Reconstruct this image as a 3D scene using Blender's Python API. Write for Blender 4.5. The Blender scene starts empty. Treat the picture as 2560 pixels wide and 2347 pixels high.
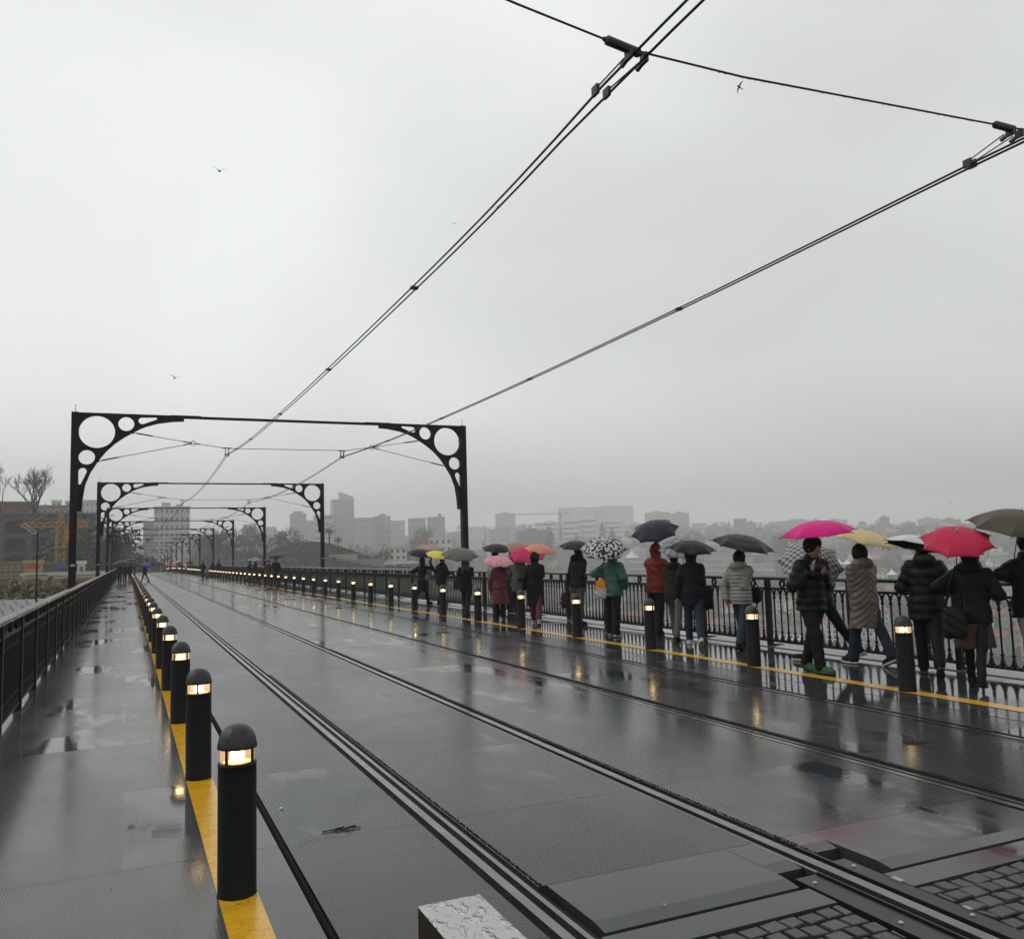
import bpy, bmesh, math, random, zlib
import numpy as np
from mathutils import Vector, Matrix
random.seed(7); RNG = np.random.default_rng(7)
S = bpy.context.scene; COL = S.collection
PI = math.pi
# ------------------------------------------------------------------ camera (solved from the photograph)
FPX, YAW, PITCH, ROLL, EYE = 2161.0933, .41973308, .09602155, -.02856526, 1.65
_A = np.array([math.sin(YAW)*math.cos(PITCH), math.cos(YAW)*math.cos(PITCH), math.sin(PITCH)])
_r = np.array([math.cos(YAW), -math.sin(YAW), 0.]); _u = np.cross(_r, _A)
_R = math.cos(ROLL)*_r + math.sin(ROLL)*_u; _U = -math.sin(ROLL)*_r + math.cos(ROLL)*_u
def ray(x, y): return _A + _R*(x-1280)/FPX + _U*(1173.5-y)/FPX
def at(x, y, dep):
    d = ray(x, y); p = d*dep; p[2] += EYE; return Vector(p)
def on_y(x, y, Y):
    d = ray(x, y); p = d*Y/d[1]; p[2] += EYE; return Vector(p)
def on_z(x, y, z=0.):
    d = ray(x, y); p = d*(z-EYE)/d[2]; p[2] += EYE; return Vector(p)
cd = bpy.data.cameras.new('camera'); cam = bpy.data.objects.new('camera', cd); COL.objects.link(cam)
cd.sensor_width = 36; cd.sensor_fit = 'HORIZONTAL'; cd.lens = FPX*36/2560; cd.clip_start = .05; cd.clip_end = 9000
M = Matrix(((_R[0], _U[0], -_A[0], 0), (_R[1], _U[1], -_A[1], 0), (_R[2], _U[2], -_A[2], EYE), (0, 0, 0, 1)))
cam.matrix_world = M; S.camera = cam
# ------------------------------------------------------------------ helpers
def tag(o, label=None, cat=None, group=None, kind=None):
    if label: o['label'] = label
    if cat: o['category'] = cat
    if group: o['group'] = group
    if kind: o['kind'] = kind
    return o
def empty(name, loc=(0, 0, 0), rz=0., parent=None):
    o = bpy.data.objects.new(name, None); COL.objects.link(o); o.location = loc; o.rotation_euler = (0, 0, rz)
    o.empty_display_size = .2
    if parent: o.parent = parent
    return o
def link(name, me, parent=None, loc=None):
    o = bpy.data.objects.new(name, me); COL.objects.link(o)
    if parent: o.parent = parent
    if loc is not None: o.location = loc
    return o
def copy_tree(o, parent=None):
    c = o.copy(); COL.objects.link(c)
    if parent: c.parent = parent
    for ch in list(o.children): copy_tree(ch, c)
    return c
def ordinal(n):
    small = 'zeroth first second third fourth fifth sixth seventh eighth ninth tenth eleventh twelfth thirteenth fourteenth fifteenth sixteenth seventeenth eighteenth nineteenth'.split()
    if n < 20: return small[n]
    tens = 'twenty thirty forty fifty sixty seventy eighty ninety'.split()
    h = ''
    if n >= 100: h = 'hundred and '; n -= 100
    if n == 0: return 'hundredth'
    if n < 20: return h + small[n]
    t, u = divmod(n, 10)
    return h + (tens[t-2][:-1] + 'ieth' if u == 0 else tens[t-2] + '-' + small[u])
class MB:
    def __init__(s): s.v = []; s.f = []; s.m = []; s.mi = 0
    def add(s, vs, fs):
        b = len(s.v); s.v += [tuple(p) for p in vs]
        for f in fs: s.f.append(tuple(i+b for i in f)); s.m.append(s.mi)
        return s
    def box(s, x0, x1, y0, y1, z0, z1, T=None):
        vs = [(x, y, z) for z in (z0, z1) for y in (y0, y1) for x in (x0, x1)]
        if T: vs = [T @ Vector(p) for p in vs]
        return s.add(vs, [(0, 2, 3, 1), (4, 5, 7, 6), (0, 1, 5, 4), (2, 6, 7, 3), (0, 4, 6, 2), (1, 3, 7, 5)])
    def bar(s, a, b, w, h, up=(0, 0, 1)):
        a, b = Vector(a), Vector(b); d = (b-a).normalized(); u = Vector(up)
        if abs(d.dot(u)) > .98: u = Vector((0, 1, 0))
        r = d.cross(u).normalized(); u = r.cross(d)
        vs = [p + r*sx*w/2 + u*sz*h/2 for p in (a, b) for sz in (-1, 1) for sx in (-1, 1)]
        return s.add(vs, [(0, 1, 3, 2), (4, 6, 7, 5), (0, 4, 5, 1), (2, 3, 7, 6), (0, 2, 6, 4), (1, 5, 7, 3)])
    def tube(s, pts, r, n=6, caps=True):
        pts = [Vector(p) for p in pts]; rs = r if isinstance(r, (list, tuple)) else [r]*len(pts)
        u = None; vs = []
        for i, p in enumerate(pts):
            d = (pts[min(i+1, len(pts)-1)] - pts[max(i-1, 0)])
            d = d.normalized() if d.length > 1e-9 else Vector((0, 0, 1))
            if u is None: u = d.orthogonal().normalized()
            else:
                u = u - d*u.dot(d); u = u.normalized() if u.length > 1e-6 else d.orthogonal().normalized()
            w = d.cross(u)
            for k in range(n):
                t = 2*PI*k/n; vs.append(p + (u*math.cos(t) + w*math.sin(t))*rs[i])
        fs = []
        for i in range(len(pts)-1):
            for k in range(n):
                a = i*n+k; b = i*n+(k+1) % n; fs.append((a, b, b+n, a+n))
        if caps: fs.append(tuple(range(n-1, -1, -1))); fs.append(tuple(range((len(pts)-1)*n, len(pts)*n)))
        return s.add(vs, fs)
    def lathe(s, prof, n=20, c=(0, 0, 0), T=None):
        vs = []
        for (r, z) in prof:
            for k in range(n):
                t = 2*PI*k/n; p = Vector((c[0]+r*math.cos(t), c[1]+r*math.sin(t), c[2]+z)); vs.append(T @ p if T else p)
        fs = []
        for i in range(len(prof)-1):
            for k in range(n):
                a = i*n+k; b = i*n+(k+1) % n; fs.append((a, b, b+n, a+n))
        if prof[0][0] > 1e-4: fs.append(tuple(range(n-1, -1, -1)))
        if prof[-1][0] > 1e-4: fs.append(tuple(range((len(prof)-1)*n, len(prof)*n)))
        return s.add(vs, fs)
    def prism(s, poly, z0, z1):
        n = len(poly); vs = [(x, y, z0) for x, y in poly] + [(x, y, z1) for x, y in poly]
        return s.add(vs, [tuple(range(n-1, -1, -1)), tuple(range(n, 2*n))] + [(i, (i+1) % n, (i+1) % n+n, i+n) for i in range(n)])
    def quad(s, a, b, c, d): return s.add([a, b, c, d], [(0, 1, 2, 3)])
    def mesh(s, name, mats, smooth=False):
        me = bpy.data.meshes.new(name); me.from_pydata(s.v, [], s.f)
        for m in (mats if isinstance(mats, (list, tuple)) else [mats]): me.materials.append(m)
        me.polygons.foreach_set('material_index', s.m)
        if smooth: me.polygons.foreach_set('use_smooth', [True]*len(s.f))
        me.update(); return me
    def build(s, name, mats, parent=None, loc=None, smooth=False): return link(name, s.mesh(name, mats, smooth), parent, loc)
def np_mesh(name, V, F, mats, smooth=True, midx=None):
    me = bpy.data.meshes.new(name); V = np.asarray(V, np.float32); F = np.asarray(F, np.int32); k = F.shape[1]
    me.vertices.add(len(V)); me.vertices.foreach_set('co', V.ravel())
    me.loops.add(F.size); me.loops.foreach_set('vertex_index', F.ravel())
    me.polygons.add(len(F)); me.polygons.foreach_set('loop_start', np.arange(0, F.size, k, dtype=np.int32))
    me.polygons.foreach_set('loop_total', np.full(len(F), k, np.int32))
    for m in (mats if isinstance(mats, (list, tuple)) else [mats]): me.materials.append(m)
    if midx is not None: me.polygons.foreach_set('material_index', np.asarray(midx, np.int32))
    if smooth: me.polygons.foreach_set('use_smooth', np.ones(len(F), bool))
    me.update(calc_edges=True); me.validate(); return me
# ------------------------------------------------------------------ materials
class NT:
    """a small wrapper so node graphs stay short"""
    def __init__(s, name):
        s.m = bpy.data.materials.new(name); s.m.use_nodes = True; s.t = s.m.node_tree
        s.t.nodes.clear(); s.out = s.t.nodes.new('ShaderNodeOutputMaterial'); s.co = None
    def n(s, typ, **kw):
        nd = s.t.nodes.new(typ)
        for k, v in kw.items():
            if k.startswith('i_'): s.set(nd, k[2:], v)
            else: setattr(nd, k, v)
        return nd
    def set(s, nd, key, v):
        key = int(key) if key.isdigit() else key.replace('_', ' ')
        k = nd.inputs[key]
        if hasattr(v, 'is_linked') or isinstance(v, bpy.types.NodeSocket): s.t.links.new(v, k)
        else: k.default_value = v
    def obj(s):
        if s.co is None: s.co = s.n('ShaderNodeTexCoord').outputs['Object']
        return s.co
    def geo(s): return s.n('ShaderNodeNewGeometry').outputs['Position']
    def noise(s, scale, detail=4, rough=.55, vec=None, stretch=None):
        v = vec or s.obj()
        if stretch: v = s.n('ShaderNodeMapping', i_Vector=v, i_Scale=stretch).outputs[0]
        return s.n('ShaderNodeTexNoise', i_Scale=scale, i_Detail=detail, i_Roughness=rough, i_Vector=v).outputs['Fac']
    def ramp(s, fac, stops):
        r = s.n('ShaderNodeValToRGB', i_Fac=fac); e = r.color_ramp.elements
        while len(e) < len(stops): e.new(.5)
        for el, (p, c) in zip(e, stops): el.position = p; el.color = (c, c, c, 1) if not isinstance(c, (tuple, list)) else (*c, 1)
        return r.outputs[0]
    def math(s, op, a, b=0., c=None):
        nd = s.n('ShaderNodeMath', operation=op, i_0=a, i_1=b)
        if c is not None: s.set(nd, '2', c)
        return nd.outputs[0]
    def mix(s, f, a, b):
        nd = s.n('ShaderNodeMixRGB'); s.set(nd, '0', f)
        for k, v in (('1', a), ('2', b)): s.set(nd, k, (*v, 1) if isinstance(v, (tuple, list)) and len(v) == 3 else v)
        return nd.outputs[0]
    def bump(s, h, strength=.3, dist=.01, normal=None):
        b = s.n('ShaderNodeBump', i_Height=h, i_Strength=strength, i_Distance=dist)
        if normal: s.set(b, 'Normal', normal)
        return b.outputs[0]
    def pbr(s, color=(.5, .5, .5), rough=.5, metal=0., normal=None, spec=.5, emit=None, estr=0., **kw):
        p = s.n('ShaderNodeBsdfPrincipled')
        s.set(p, 'Base Color', (*color, 1) if isinstance(color, (tuple, list)) and len(color) == 3 else color)
        s.set(p, 'Roughness', rough); s.set(p, 'Metallic', metal); s.set(p, 'Specular IOR Level', spec)
        if normal: s.set(p, 'Normal', normal)
        if emit: s.set(p, 'Emission Color', (*emit, 1)); s.set(p, 'Emission Strength', estr)
        for k, v in kw.items(): s.set(p, k, v)
        s.t.links.new(p.outputs[0], s.out.inputs[0]); return s.m
_mc = {}
def plain(name, color, rough=.6, var=.25, scale=6., metal=0., spec=.5, bump=0.):
    """a colour with uneven tone and roughness, so no surface is flat"""
    if name in _mc: return _mc[name]
    t = NT(name); f = t.noise(scale, 5, .6)
    lo = tuple(c*(1-var) for c in color); hi = tuple(min(1, c*(1+var)) for c in color)
    c = t.mix(t.ramp(f, [(.3, 0.), (.7, 1.)]), lo, hi)
    r = t.math('MULTIPLY_ADD', t.noise(scale*2.3, 3), .3, rough-.15)
    nm = t.bump(t.noise(scale*6, 4), bump, .01) if bump else None
    _mc[name] = t.pbr(c, r, metal, nm, spec); return _mc[name]
def emis(name, color, strength):
    t = NT(name); return t.pbr((.02, .02, .02), .4, emit=color, estr=strength)
# ------------------------------------------------------------------ sky, light, air
w = bpy.data.worlds.new('World'); S.world = w; w.use_nodes = True; t = w.node_tree; t.nodes.clear()
def wn(ty, **k):
    n = t.nodes.new(ty)
    for a, b in k.items(): setattr(n, a, b)
    return n
SUN_EL, SUN_AZ = math.radians(48), math.radians(-70)
o_ = wn('ShaderNodeOutputWorld'); bg = wn('ShaderNodeBackground'); sk = wn('ShaderNodeTexSky', sky_type='NISHITA', sun_disc=False)
sk.sun_elevation = SUN_EL; sk.sun_rotation = SUN_AZ; sk.dust_density = 5; sk.air_density = 1.5
tc = wn('ShaderNodeTexCoord'); mp = wn('ShaderNodeMapping'); mp.inputs['Scale'].default_value = (1.0, 1.0, 1.7)
mp.inputs['Location'].default_value = (.35, .2, .1)
nz = wn('ShaderNodeTexNoise'); nz.inputs['Scale'].default_value = 1.5; nz.inputs['Detail'].default_value = 4; nz.inputs['Roughness'].default_value = .42
nz.inputs['Distortion'].default_value = .5
cr = wn('ShaderNodeValToRGB'); e = cr.color_ramp.elements
e[0].position = .36; e[0].color = (7.9, 8.0, 8.1, 1); e[1].position = .62; e[1].color = (9.75, 10.0, 9.85, 1)
mx = wn('ShaderNodeMixRGB'); mx.inputs[0].default_value = .96
# cloud deck is thinner (brighter) to the left of the bridge than over the valley on the right
dt = wn('ShaderNodeVectorMath', operation='DOT_PRODUCT'); dt.inputs[1].default_value = (-.62, .45, .30)
mr = wn('ShaderNodeMapRange'); mr.inputs['From Min'].default_value = -.35; mr.inputs['From Max'].default_value = .7
mr.inputs['To Min'].default_value = .80; mr.inputs['To Max'].default_value = 1.05
mu = wn('ShaderNodeMixRGB', blend_type='MULTIPLY'); mu.inputs[0].default_value = 1
L = t.links.new
L(tc.outputs['Generated'], mp.inputs[0]); L(mp.outputs[0], nz.inputs['Vector']); L(nz.outputs['Fac'], cr.inputs[0])
L(tc.outputs['Generated'], dt.inputs[0]); L(dt.outputs['Value'], mr.inputs['Value'])
L(cr.outputs[0], mu.inputs[1]); L(mr.outputs[0], mu.inputs[2])
sz = wn('ShaderNodeSeparateXYZ'); L(tc.outputs['Generated'], sz.inputs[0])
lowr = wn('ShaderNodeMapRange', interpolation_type='SMOOTHSTEP'); lowr.inputs['From Min'].default_value = .01; lowr.inputs['From Max'].default_value = .19; L(sz.outputs[2], lowr.inputs['Value'])
lowc = wn('ShaderNodeMixRGB'); lowc.inputs[1].default_value = (.76, .765, .725, 1); lowc.inputs[2].default_value = (1, 1, 1, 1); L(lowr.outputs[0], lowc.inputs[0])
mu2 = wn('ShaderNodeMixRGB', blend_type='MULTIPLY'); mu2.inputs[0].default_value = 1; L(mu.outputs[0], mu2.inputs[1]); L(lowc.outputs[0], mu2.inputs[2])
L(sk.outputs[0], mx.inputs[1]); L(mu2.outputs[0], mx.inputs[2]); L(mx.outputs[0], bg.inputs[0]); bg.inputs[1].default_value = .1
L(bg.outputs[0], o_.inputs[0])
ld = bpy.data.lights.new('sun', 'SUN'); ld.energy = .5; ld.angle = math.radians(25); ld.color = (1, .97, .93)
sun = bpy.data.objects.new('sun', ld); COL.objects.link(sun); sun.rotation_euler = (PI/2-SUN_EL, 0, PI-SUN_AZ)
sun.location = (-30, -10, 60)
S.view_settings.view_transform = 'Standard'; S.view_settings.look = 'None'; S.view_settings.exposure = 0; S.view_settings.gamma = 1
cy = S.cycles; cy.use_denoising = True
try: cy.denoiser = 'OPENIMAGEDENOISE'
except Exception: pass
cy.max_bounces = 6; cy.volume_bounces = 2; cy.diffuse_bounces = 2; cy.glossy_bounces = 3; cy.transparent_max_bounces = 12; cy.transmission_bounces = 4
cy.sample_clamp_indirect = 4; cy.caustics_reflective = False; cy.caustics_refractive = False
HAZE = .00058
hz = bpy.data.materials.new('haze_air'); hz.use_nodes = True; ht = hz.node_tree; ht.nodes.clear()
ho = ht.nodes.new('ShaderNodeOutputMaterial'); hv = ht.nodes.new('ShaderNodeVolumePrincipled')
hv.inputs['Color'].default_value = (.955, .965, .955, 1); hv.inputs['Density'].default_value = HAZE; hv.inputs['Anisotropy'].default_value = .3
ht.links.new(hv.outputs[0], ho.inputs['Volume'])
hb = MB().box(-1400, 2400, -300, 2800, -66, 125).build('haze', hz); tag(hb, 'thin grey rain mist filling the air', kind='stuff')
hb.visible_shadow = True
# ------------------------------------------------------------------ the deck's long profile: level, then falling away past mid-span
def dz(Y):
    if Y < 150: return 0.
    if Y < 300: return -1.15e-4*(Y-150)**2
    return -2.5875 - .0345*(Y-300)
YS = [-4, -2, 0, 1, 2, 2.6, 3.0, 3.27, 3.46, 3.58, 4.05, 6, 9, 14, 22, 35, 55, 80, 110, 140] + list(range(150, 312, 8)) + [312]
def strip(name, x0, x1, mat_, z=0., y0=-4, y1=312, thick=0., parent=None):
    """a sheet laid along the deck profile between two X"""
    ys = [y0] + [y for y in YS if y0+.01 < y < y1-.01] + [y1]; mb = MB()
    V = []
    for y in ys: V += [(x0, y, dz(y)+z), (x1, y, dz(y)+z)]
    if thick: V += [(p[0], p[1], p[2]-thick) for p in V]
    n = len(ys)*2; F = [(2*i, 2*i+1, 2*i+3, 2*i+2) for i in range(len(ys)-1)]
    if thick:
        F += [(2*i, 2*i+2, 2*i+2+n, 2*i+n) for i in range(len(ys)-1)] + [(2*i+1, 2*i+1+n, 2*i+3+n, 2*i+3) for i in range(len(ys)-1)]
        F += [(0, n, n+1, 1), (n-2, n-1, 2*n-1, 2*n-2)]
    mb.add(V, F); return mb.build(name, mat_, parent)
# ------------------------------------------------------------------ wet steel plating
def plate(name, base, rough=.2, tread=.35, puddle=(.56, .64), seam=1.79, off=5.3, tint=.17, pitch=.03, prough=.03, ripple=.05, stains=False, spec=.42, bars=.8):
    t = NT(name); P = t.geo(); sp = t.n('ShaderNodeSeparateXYZ', i_Vector=P); X, Y = sp.outputs[0], sp.outputs[1]
    k = t.math('DIVIDE', t.math('SUBTRACT', Y, off), seam); fr = t.math('FRACT', k); fl = t.math('FLOOR', k)
    xc = t.math('FLOOR', t.math('MULTIPLY', X, .62))
    wnz = t.n('ShaderNodeTexWhiteNoise', noise_dimensions='2D', i_Vector=t.n('ShaderNodeCombineXYZ', i_X=xc, i_Y=fl).outputs[0]).outputs[0]
    sl = t.math('LESS_THAN', fr, .0135)
    big = t.noise(.55, 5, .6, P); fine = t.noise(38, 3, .6, P); mid = t.noise(3.2, 5, .65, P, (1, .55, 1))
    c0 = tuple(c*(1-tint) for c in base); c1 = tuple(c*(1+tint) for c in base)
    col = t.mix(wnz, c0, c1); col = t.mix(t.ramp(mid, [(.35, 0.), (.75, .45)]), col, tuple(c*.62 for c in base))
    col = t.mix(t.ramp(fine, [(.62, 0.), (.75, .35)]), col, tuple(c*1.5 for c in base))
    col = t.mix(sl, col, (.006, .006, .006))
    # raised lozenges
    a = 2*PI/pitch
    s1 = t.math('SINE', t.math('MULTIPLY', t.math('ADD', X, t.math('MULTIPLY', Y, .6)), a))
    s2 = t.math('SINE', t.math('MULTIPLY', t.math('SUBTRACT', X, t.math('MULTIPLY', Y, .6)), a))
    lz = t.math('MAXIMUM', t.math('SUBTRACT', t.math('MULTIPLY', s1, s2), .25), 0.)
    pd = t.ramp(t.math('ADD', t.noise(.8, 5, .6, P, (1.5, .55, 1)), t.math('MULTIPLY', t.math('SUBTRACT', wnz, .5), .22)), [(puddle[0], 0.), (puddle[1], 1.)])
    dry = t.math('SUBTRACT', 1., pd)
    wear = t.ramp(t.noise(.9, 4, .6, P, (1, .4, 1)), [(.4, .15), (.62, 1.)])
    h = t.math('MULTIPLY', lz, t.math('MULTIPLY', dry, wear))
    h = t.math('ADD', h, t.math('MULTIPLY', t.noise(14, 4, .6, P), ripple*4))
    h = t.math('SUBTRACT', h, t.math('MULTIPLY', sl, 1.))
    col = t.mix(t.math('MULTIPLY', t.math('MINIMUM', t.math('MULTIPLY', lz, 2.2), 1.), bars*.5), col, tuple(c*2.1 for c in base))  # lighter for worn bar tops, also imitating the relief's light and dark contrast
    if stains:                                            # worn crimson and charcoal paint clinging to the plate
        for cx, cy_0, rx, ry, c_, thr in ((3.78, 3.955, .36, .15, (.105, .014, .032), .52), (4.55, 3.88, .55, .20, (.012, .012, .016), .53)):
            q = t.math('SQRT', t.math('ADD', t.math('POWER', t.math('DIVIDE', t.math('SUBTRACT', X, cx), rx), 2.), t.math('POWER', t.math('DIVIDE', t.math('SUBTRACT', Y, cy_0), ry), 2.)))
            f_ = t.math('SUBTRACT', t.math('ADD', t.noise(38, 5, .7, P, (.6, 1.2, 1)), .055), t.math('MULTIPLY', q, .10)); col = t.mix(t.ramp(f_, [(thr-.006, 0.), (thr+.006, .9)]), col, c_)
    nm = t.bump(h, tread, .004)
    r = t.math('MULTIPLY_ADD', t.noise(2.1, 5, .6, P), .16, rough-.08)
    lzm = t.math('MINIMUM', t.math('MULTIPLY', t.math('MULTIPLY', lz, wear), 2.2), 1.)      # raised bars are worn and shed water, the troughs stay wet
    r = t.mix(t.math('MULTIPLY', lzm, bars), r, (.42,)*3); r = t.mix(pd, r, (prough,)*3)
    return t.pbr(col, r, 0., nm, spec)
M_road = plate('wet_tread_plate', (.030, .0335, .0375), .22, .6, (.66, .74), tint=.30, spec=.31, pitch=.040)
M_road2 = plate('wet_tread_plate_worn', (.026, .0295, .033), .14, .9, (.58, .68), tint=.28, spec=.40, pitch=.044)
M_side = plate('wet_side_plate', (.034, .036, .038), .17, .8, (.50, .62), ripple=.04)
M_walkl = plate('wet_walkway_plate', (.060, .062, .064), .15, .30, (.55, .60), ripple=.06, bars=.35, prough=.055)
M_walkr = plate('wet_puddled_plate', (.036, .037, .039), .10, .40, (.42, .52), ripple=.12, prough=.03, spec=.5)
M_edge = plate('wet_edge_plate', (.16, .165, .165), .22, .5, (.64, .7))  # pale base colour imitates the reflection on the wet edge plate
M_smooth = plate('wet_smooth_plate', (.042, .046, .050), .20, .06, (.6, .7), seam=400, stains=True, bars=0.)
M_dark = plain('black_gap', (.006, .006, .006), .7)  # shade at the bottom of deck gaps, put into a near-black colour
M_rail = plain('worn_rail_steel', (.20, .20, .195), .22, .25, 3., .85)
M_railside = plain('rail_side_steel', (.03, .029, .028), .45, .3, 5., .3)
M_brush = plain('black_bristle', (.010, .010, .010), .85, .4, 60., 0., .3, 1.)
def st(o): return tag(o, kind='structure')
st(strip('bridge_subfloor', -1.9, 10.8, M_dark, -.12, thick=.5))  # black sheet under the plates, so the gaps look shaded
st(strip('walkway', -1.46, .82, M_walkl, 0., thick=.1)).name = 'walkway'
st(strip('road_panel', .87, 1.68, M_road, 0., 3.46, thick=.1))
st(strip('road_panel', 1.885, 3.215, M_road, 0., 4.05, thick=.1))
st(strip('road_panel', 3.385, 5.03, M_road2, 0., 4.05, thick=.1))
st(strip('road_panel', 5.24, 6.66, M_road2, 0., 3.46, thick=.1))
st(strip('road_panel', 6.87, 7.42, M_side, 0., thick=.1))
st(strip('walkway', 7.44, 9.62, M_walkr, 0., thick=.1))
st(strip('walkway_edge', 9.625, 10.1, M_edge, .012, thick=.1))
mk = MB()
# yellow lines, worn
ty = NT('worn_yellow_paint'); n1 = ty.noise(9, 5, .65, ty.geo()); n2 = ty.noise(60, 3, .6, ty.geo())
cy_ = ty.mix(ty.ramp(n1, [(.35, 0.), (.7, 1.)]), (.60, .30, .012), (.72, .42, .02))
cy_ = ty.mix(ty.ramp(n2, [(.60, 0.), (.68, .8)]), cy_, (.05, .045, .03))
M_yel = ty.pbr(cy_, ty.math('MULTIPLY_ADD', n1, .2, .12), 0., ty.bump(ty.noise(70, 3, .6, ty.geo(), (1, .35, 1)), .35, .004), .5)
st(strip('lane_marking', .43, .618, M_yel, .004)); st(strip('lane_marking', 7.82, 8.02, M_yel, .004))
# bristle slot beside the left bollards
def zig(x0, x1, z, y0, y1, step, sx):
    """a ragged row of bristles leaning over the plate edge"""
    mb = MB(); y = y0
    while y < y1:
        for j in range(2):
            yy = y + random.uniform(0, step); x = x0 if sx > 0 else x1
            l = random.uniform(.010, .024)
            mb.bar((x, yy, z-.01), (x+sx*l, yy+random.uniform(-.006, .006), z+random.uniform(.002, .007)), .0035, .0035)
        y += step
    return mb
b = zig(.82, .865, 0, 2.2, 12, .012, 1); b.box(.826, .864, -4, 12, -.06, -.012)
tag(b.build('brush_strip', M_brush), 'black bristle strip in the slot between left bollards and track', 'brush strip')
st(strip('slot_bed', .82, .87, M_brush, -.02, 12))
# rails: head, groove, lip and the rubber or bristle edge
RAILS = [(1.68, 1.735, 1.785, 1.83, 1.858, 1.885, 0), (3.385, 3.345, 3.285, 3.24, 3.22, 3.212, 1),
         (5.03, 5.065, 5.12, 5.16, 5.185, 5.24, 0), (6.87, 6.83, 6.775, 6.735, 6.71, 6.66, 1)]
RL = ['leftmost tram rail, broad black gap on its bollard side', 'second tram rail from the left bollards, running out past the cobbles',
      'third tram rail from the left bollards, middle of the deck', 'rightmost tram rail, nearest the people on the right walkway']
for (g0, h0, h1, l0, l1, e1, fl), lab in zip(RAILS, RL):
    root = empty('tram_rail', ((h0+h1)/2, 0, 0)); tag(root, lab, 'tram rail', 'tram rails along the bridge deck')
    ox = -(h0+h1)/2
    def sub(nm, a, b, m, z, thick=.05, y0=-4):
        a, b = min(a, b), max(a, b); o = strip(nm, a+ox, b+ox, m, z, y0=y0, thick=thick, parent=root); return o
    sub('rail_head', h0, h1, M_rail, -.006, .10); sub('rail_groove', h1, l0, M_railside, -.05, .03)
    sub('rail_lip', l0, l1, M_rail, -.008, .10)
    if abs(e1-l1) > .01: sub('edge_filler', l1, e1, M_brush, -.012, .05)
    sub('gap_bed', g0, h0, M_dark, -.045, .04)
for x, sx, y0, y1 in ((1.886, 1, 3.9, 13), (3.386, 1, 3.7, 16), (5.241, 1, 4.4, 14)):
    b = zig(x, x, 0, y0, y1, .011, sx)
    tag(b.build('brush_strip', M_brush), {1.886: 'black bristle edge along the leftmost tram rail', 3.386: 'black bristle edge along the second tram rail', 5.241: 'black bristle edge along the third tram rail'}[x], 'brush strip')
# ------------------------------------------------------------------ the expansion joint and the cobbles in front of it
def slab(name, x0, x1, y0, y1, m, bev=.10, drop=.013):
    """smooth end plate, bevelled down toward the joint"""
    mb = MB(); yb = y0+bev
    V = [(x0, y0, -drop), (x1, y0, -drop), (x0, yb, 0), (x1, yb, 0), (x0, y1, 0), (x1, y1, 0)]
    V += [(a, b_, -.1) for a, b_, c in V]
    mb.add(V, [(0, 1, 3, 2), (2, 3, 5, 4), (0, 6, 7, 1), (0, 2, 8, 6), (2, 4, 10, 8), (1, 7, 9, 3), (3, 9, 11, 5), (4, 5, 11, 10)])
    return st(mb.build(name, m))
slab('joint_plate', 1.93, 3.02, 3.47, 4.046, M_smooth); slab('joint_plate', 3.60, 5.0, 3.44, 4.046, M_smooth)
slab('joint_plate', 3.024, 3.21, 3.66, 4.046, M_smooth); slab('joint_plate', 3.39, 3.596, 3.80, 4.046, M_smooth)
mb = MB(); mb.box(1.9, 3.06, 3.262, 3.45, -.11, -.018); mb.box(3.52, 6.6, 3.235, 3.42, -.11, -.018); mb.box(.88, 1.66, -1, 3.44, -.11, -.004)
st(mb.build('joint_sill', M_smooth))
mb = MB(); mb.box(5.0, 6.6, -2, 3.43, -.11, -.004)
st(mb.build('road_panel', M_road))
# steel casing either side of the second rail where it leaves the bridge
M_case = plate('dark_casing_plate', (.013, .0125, .012), .34, .12, (.7, .8), seam=400, bars=0.)
mb = MB()
mb.box(3.075, 3.205, 1.0, 3.56, -.11, -.012); mb.box(3.215, 3.225, 1.0, 3.56, -.11, .0)
mb.box(3.40, 3.50, 1.0, 3.66, -.11, -.012); mb.box(3.375, 3.392, 1.0, 3.9, -.11, .002)
mb.mi = 1
for x, ys in ((3.12, (3.47, 2.95, 2.45)), (3.455, (3.55, 2.86, 2.5))):
    for y in ys: mb.lathe([(.012, -.012), (.012, -.006), (.008, -.003), (0, -.003)], 10, (x, y, 0))
mb.box(3.485, 3.515, 3.28, 3.34, -.012, -.004); mb.box(3.49, 3.51, 2.9, 2.94, -.012, -.004)
o = mb.build('rail_casing', [M_case, plain('bolt_steel', (.42, .42, .42), .35, .2, 8, .7)])
tag(o, 'dark bolted steel casing flanking the second rail beside the cobbles', 'rail casing')
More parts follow.
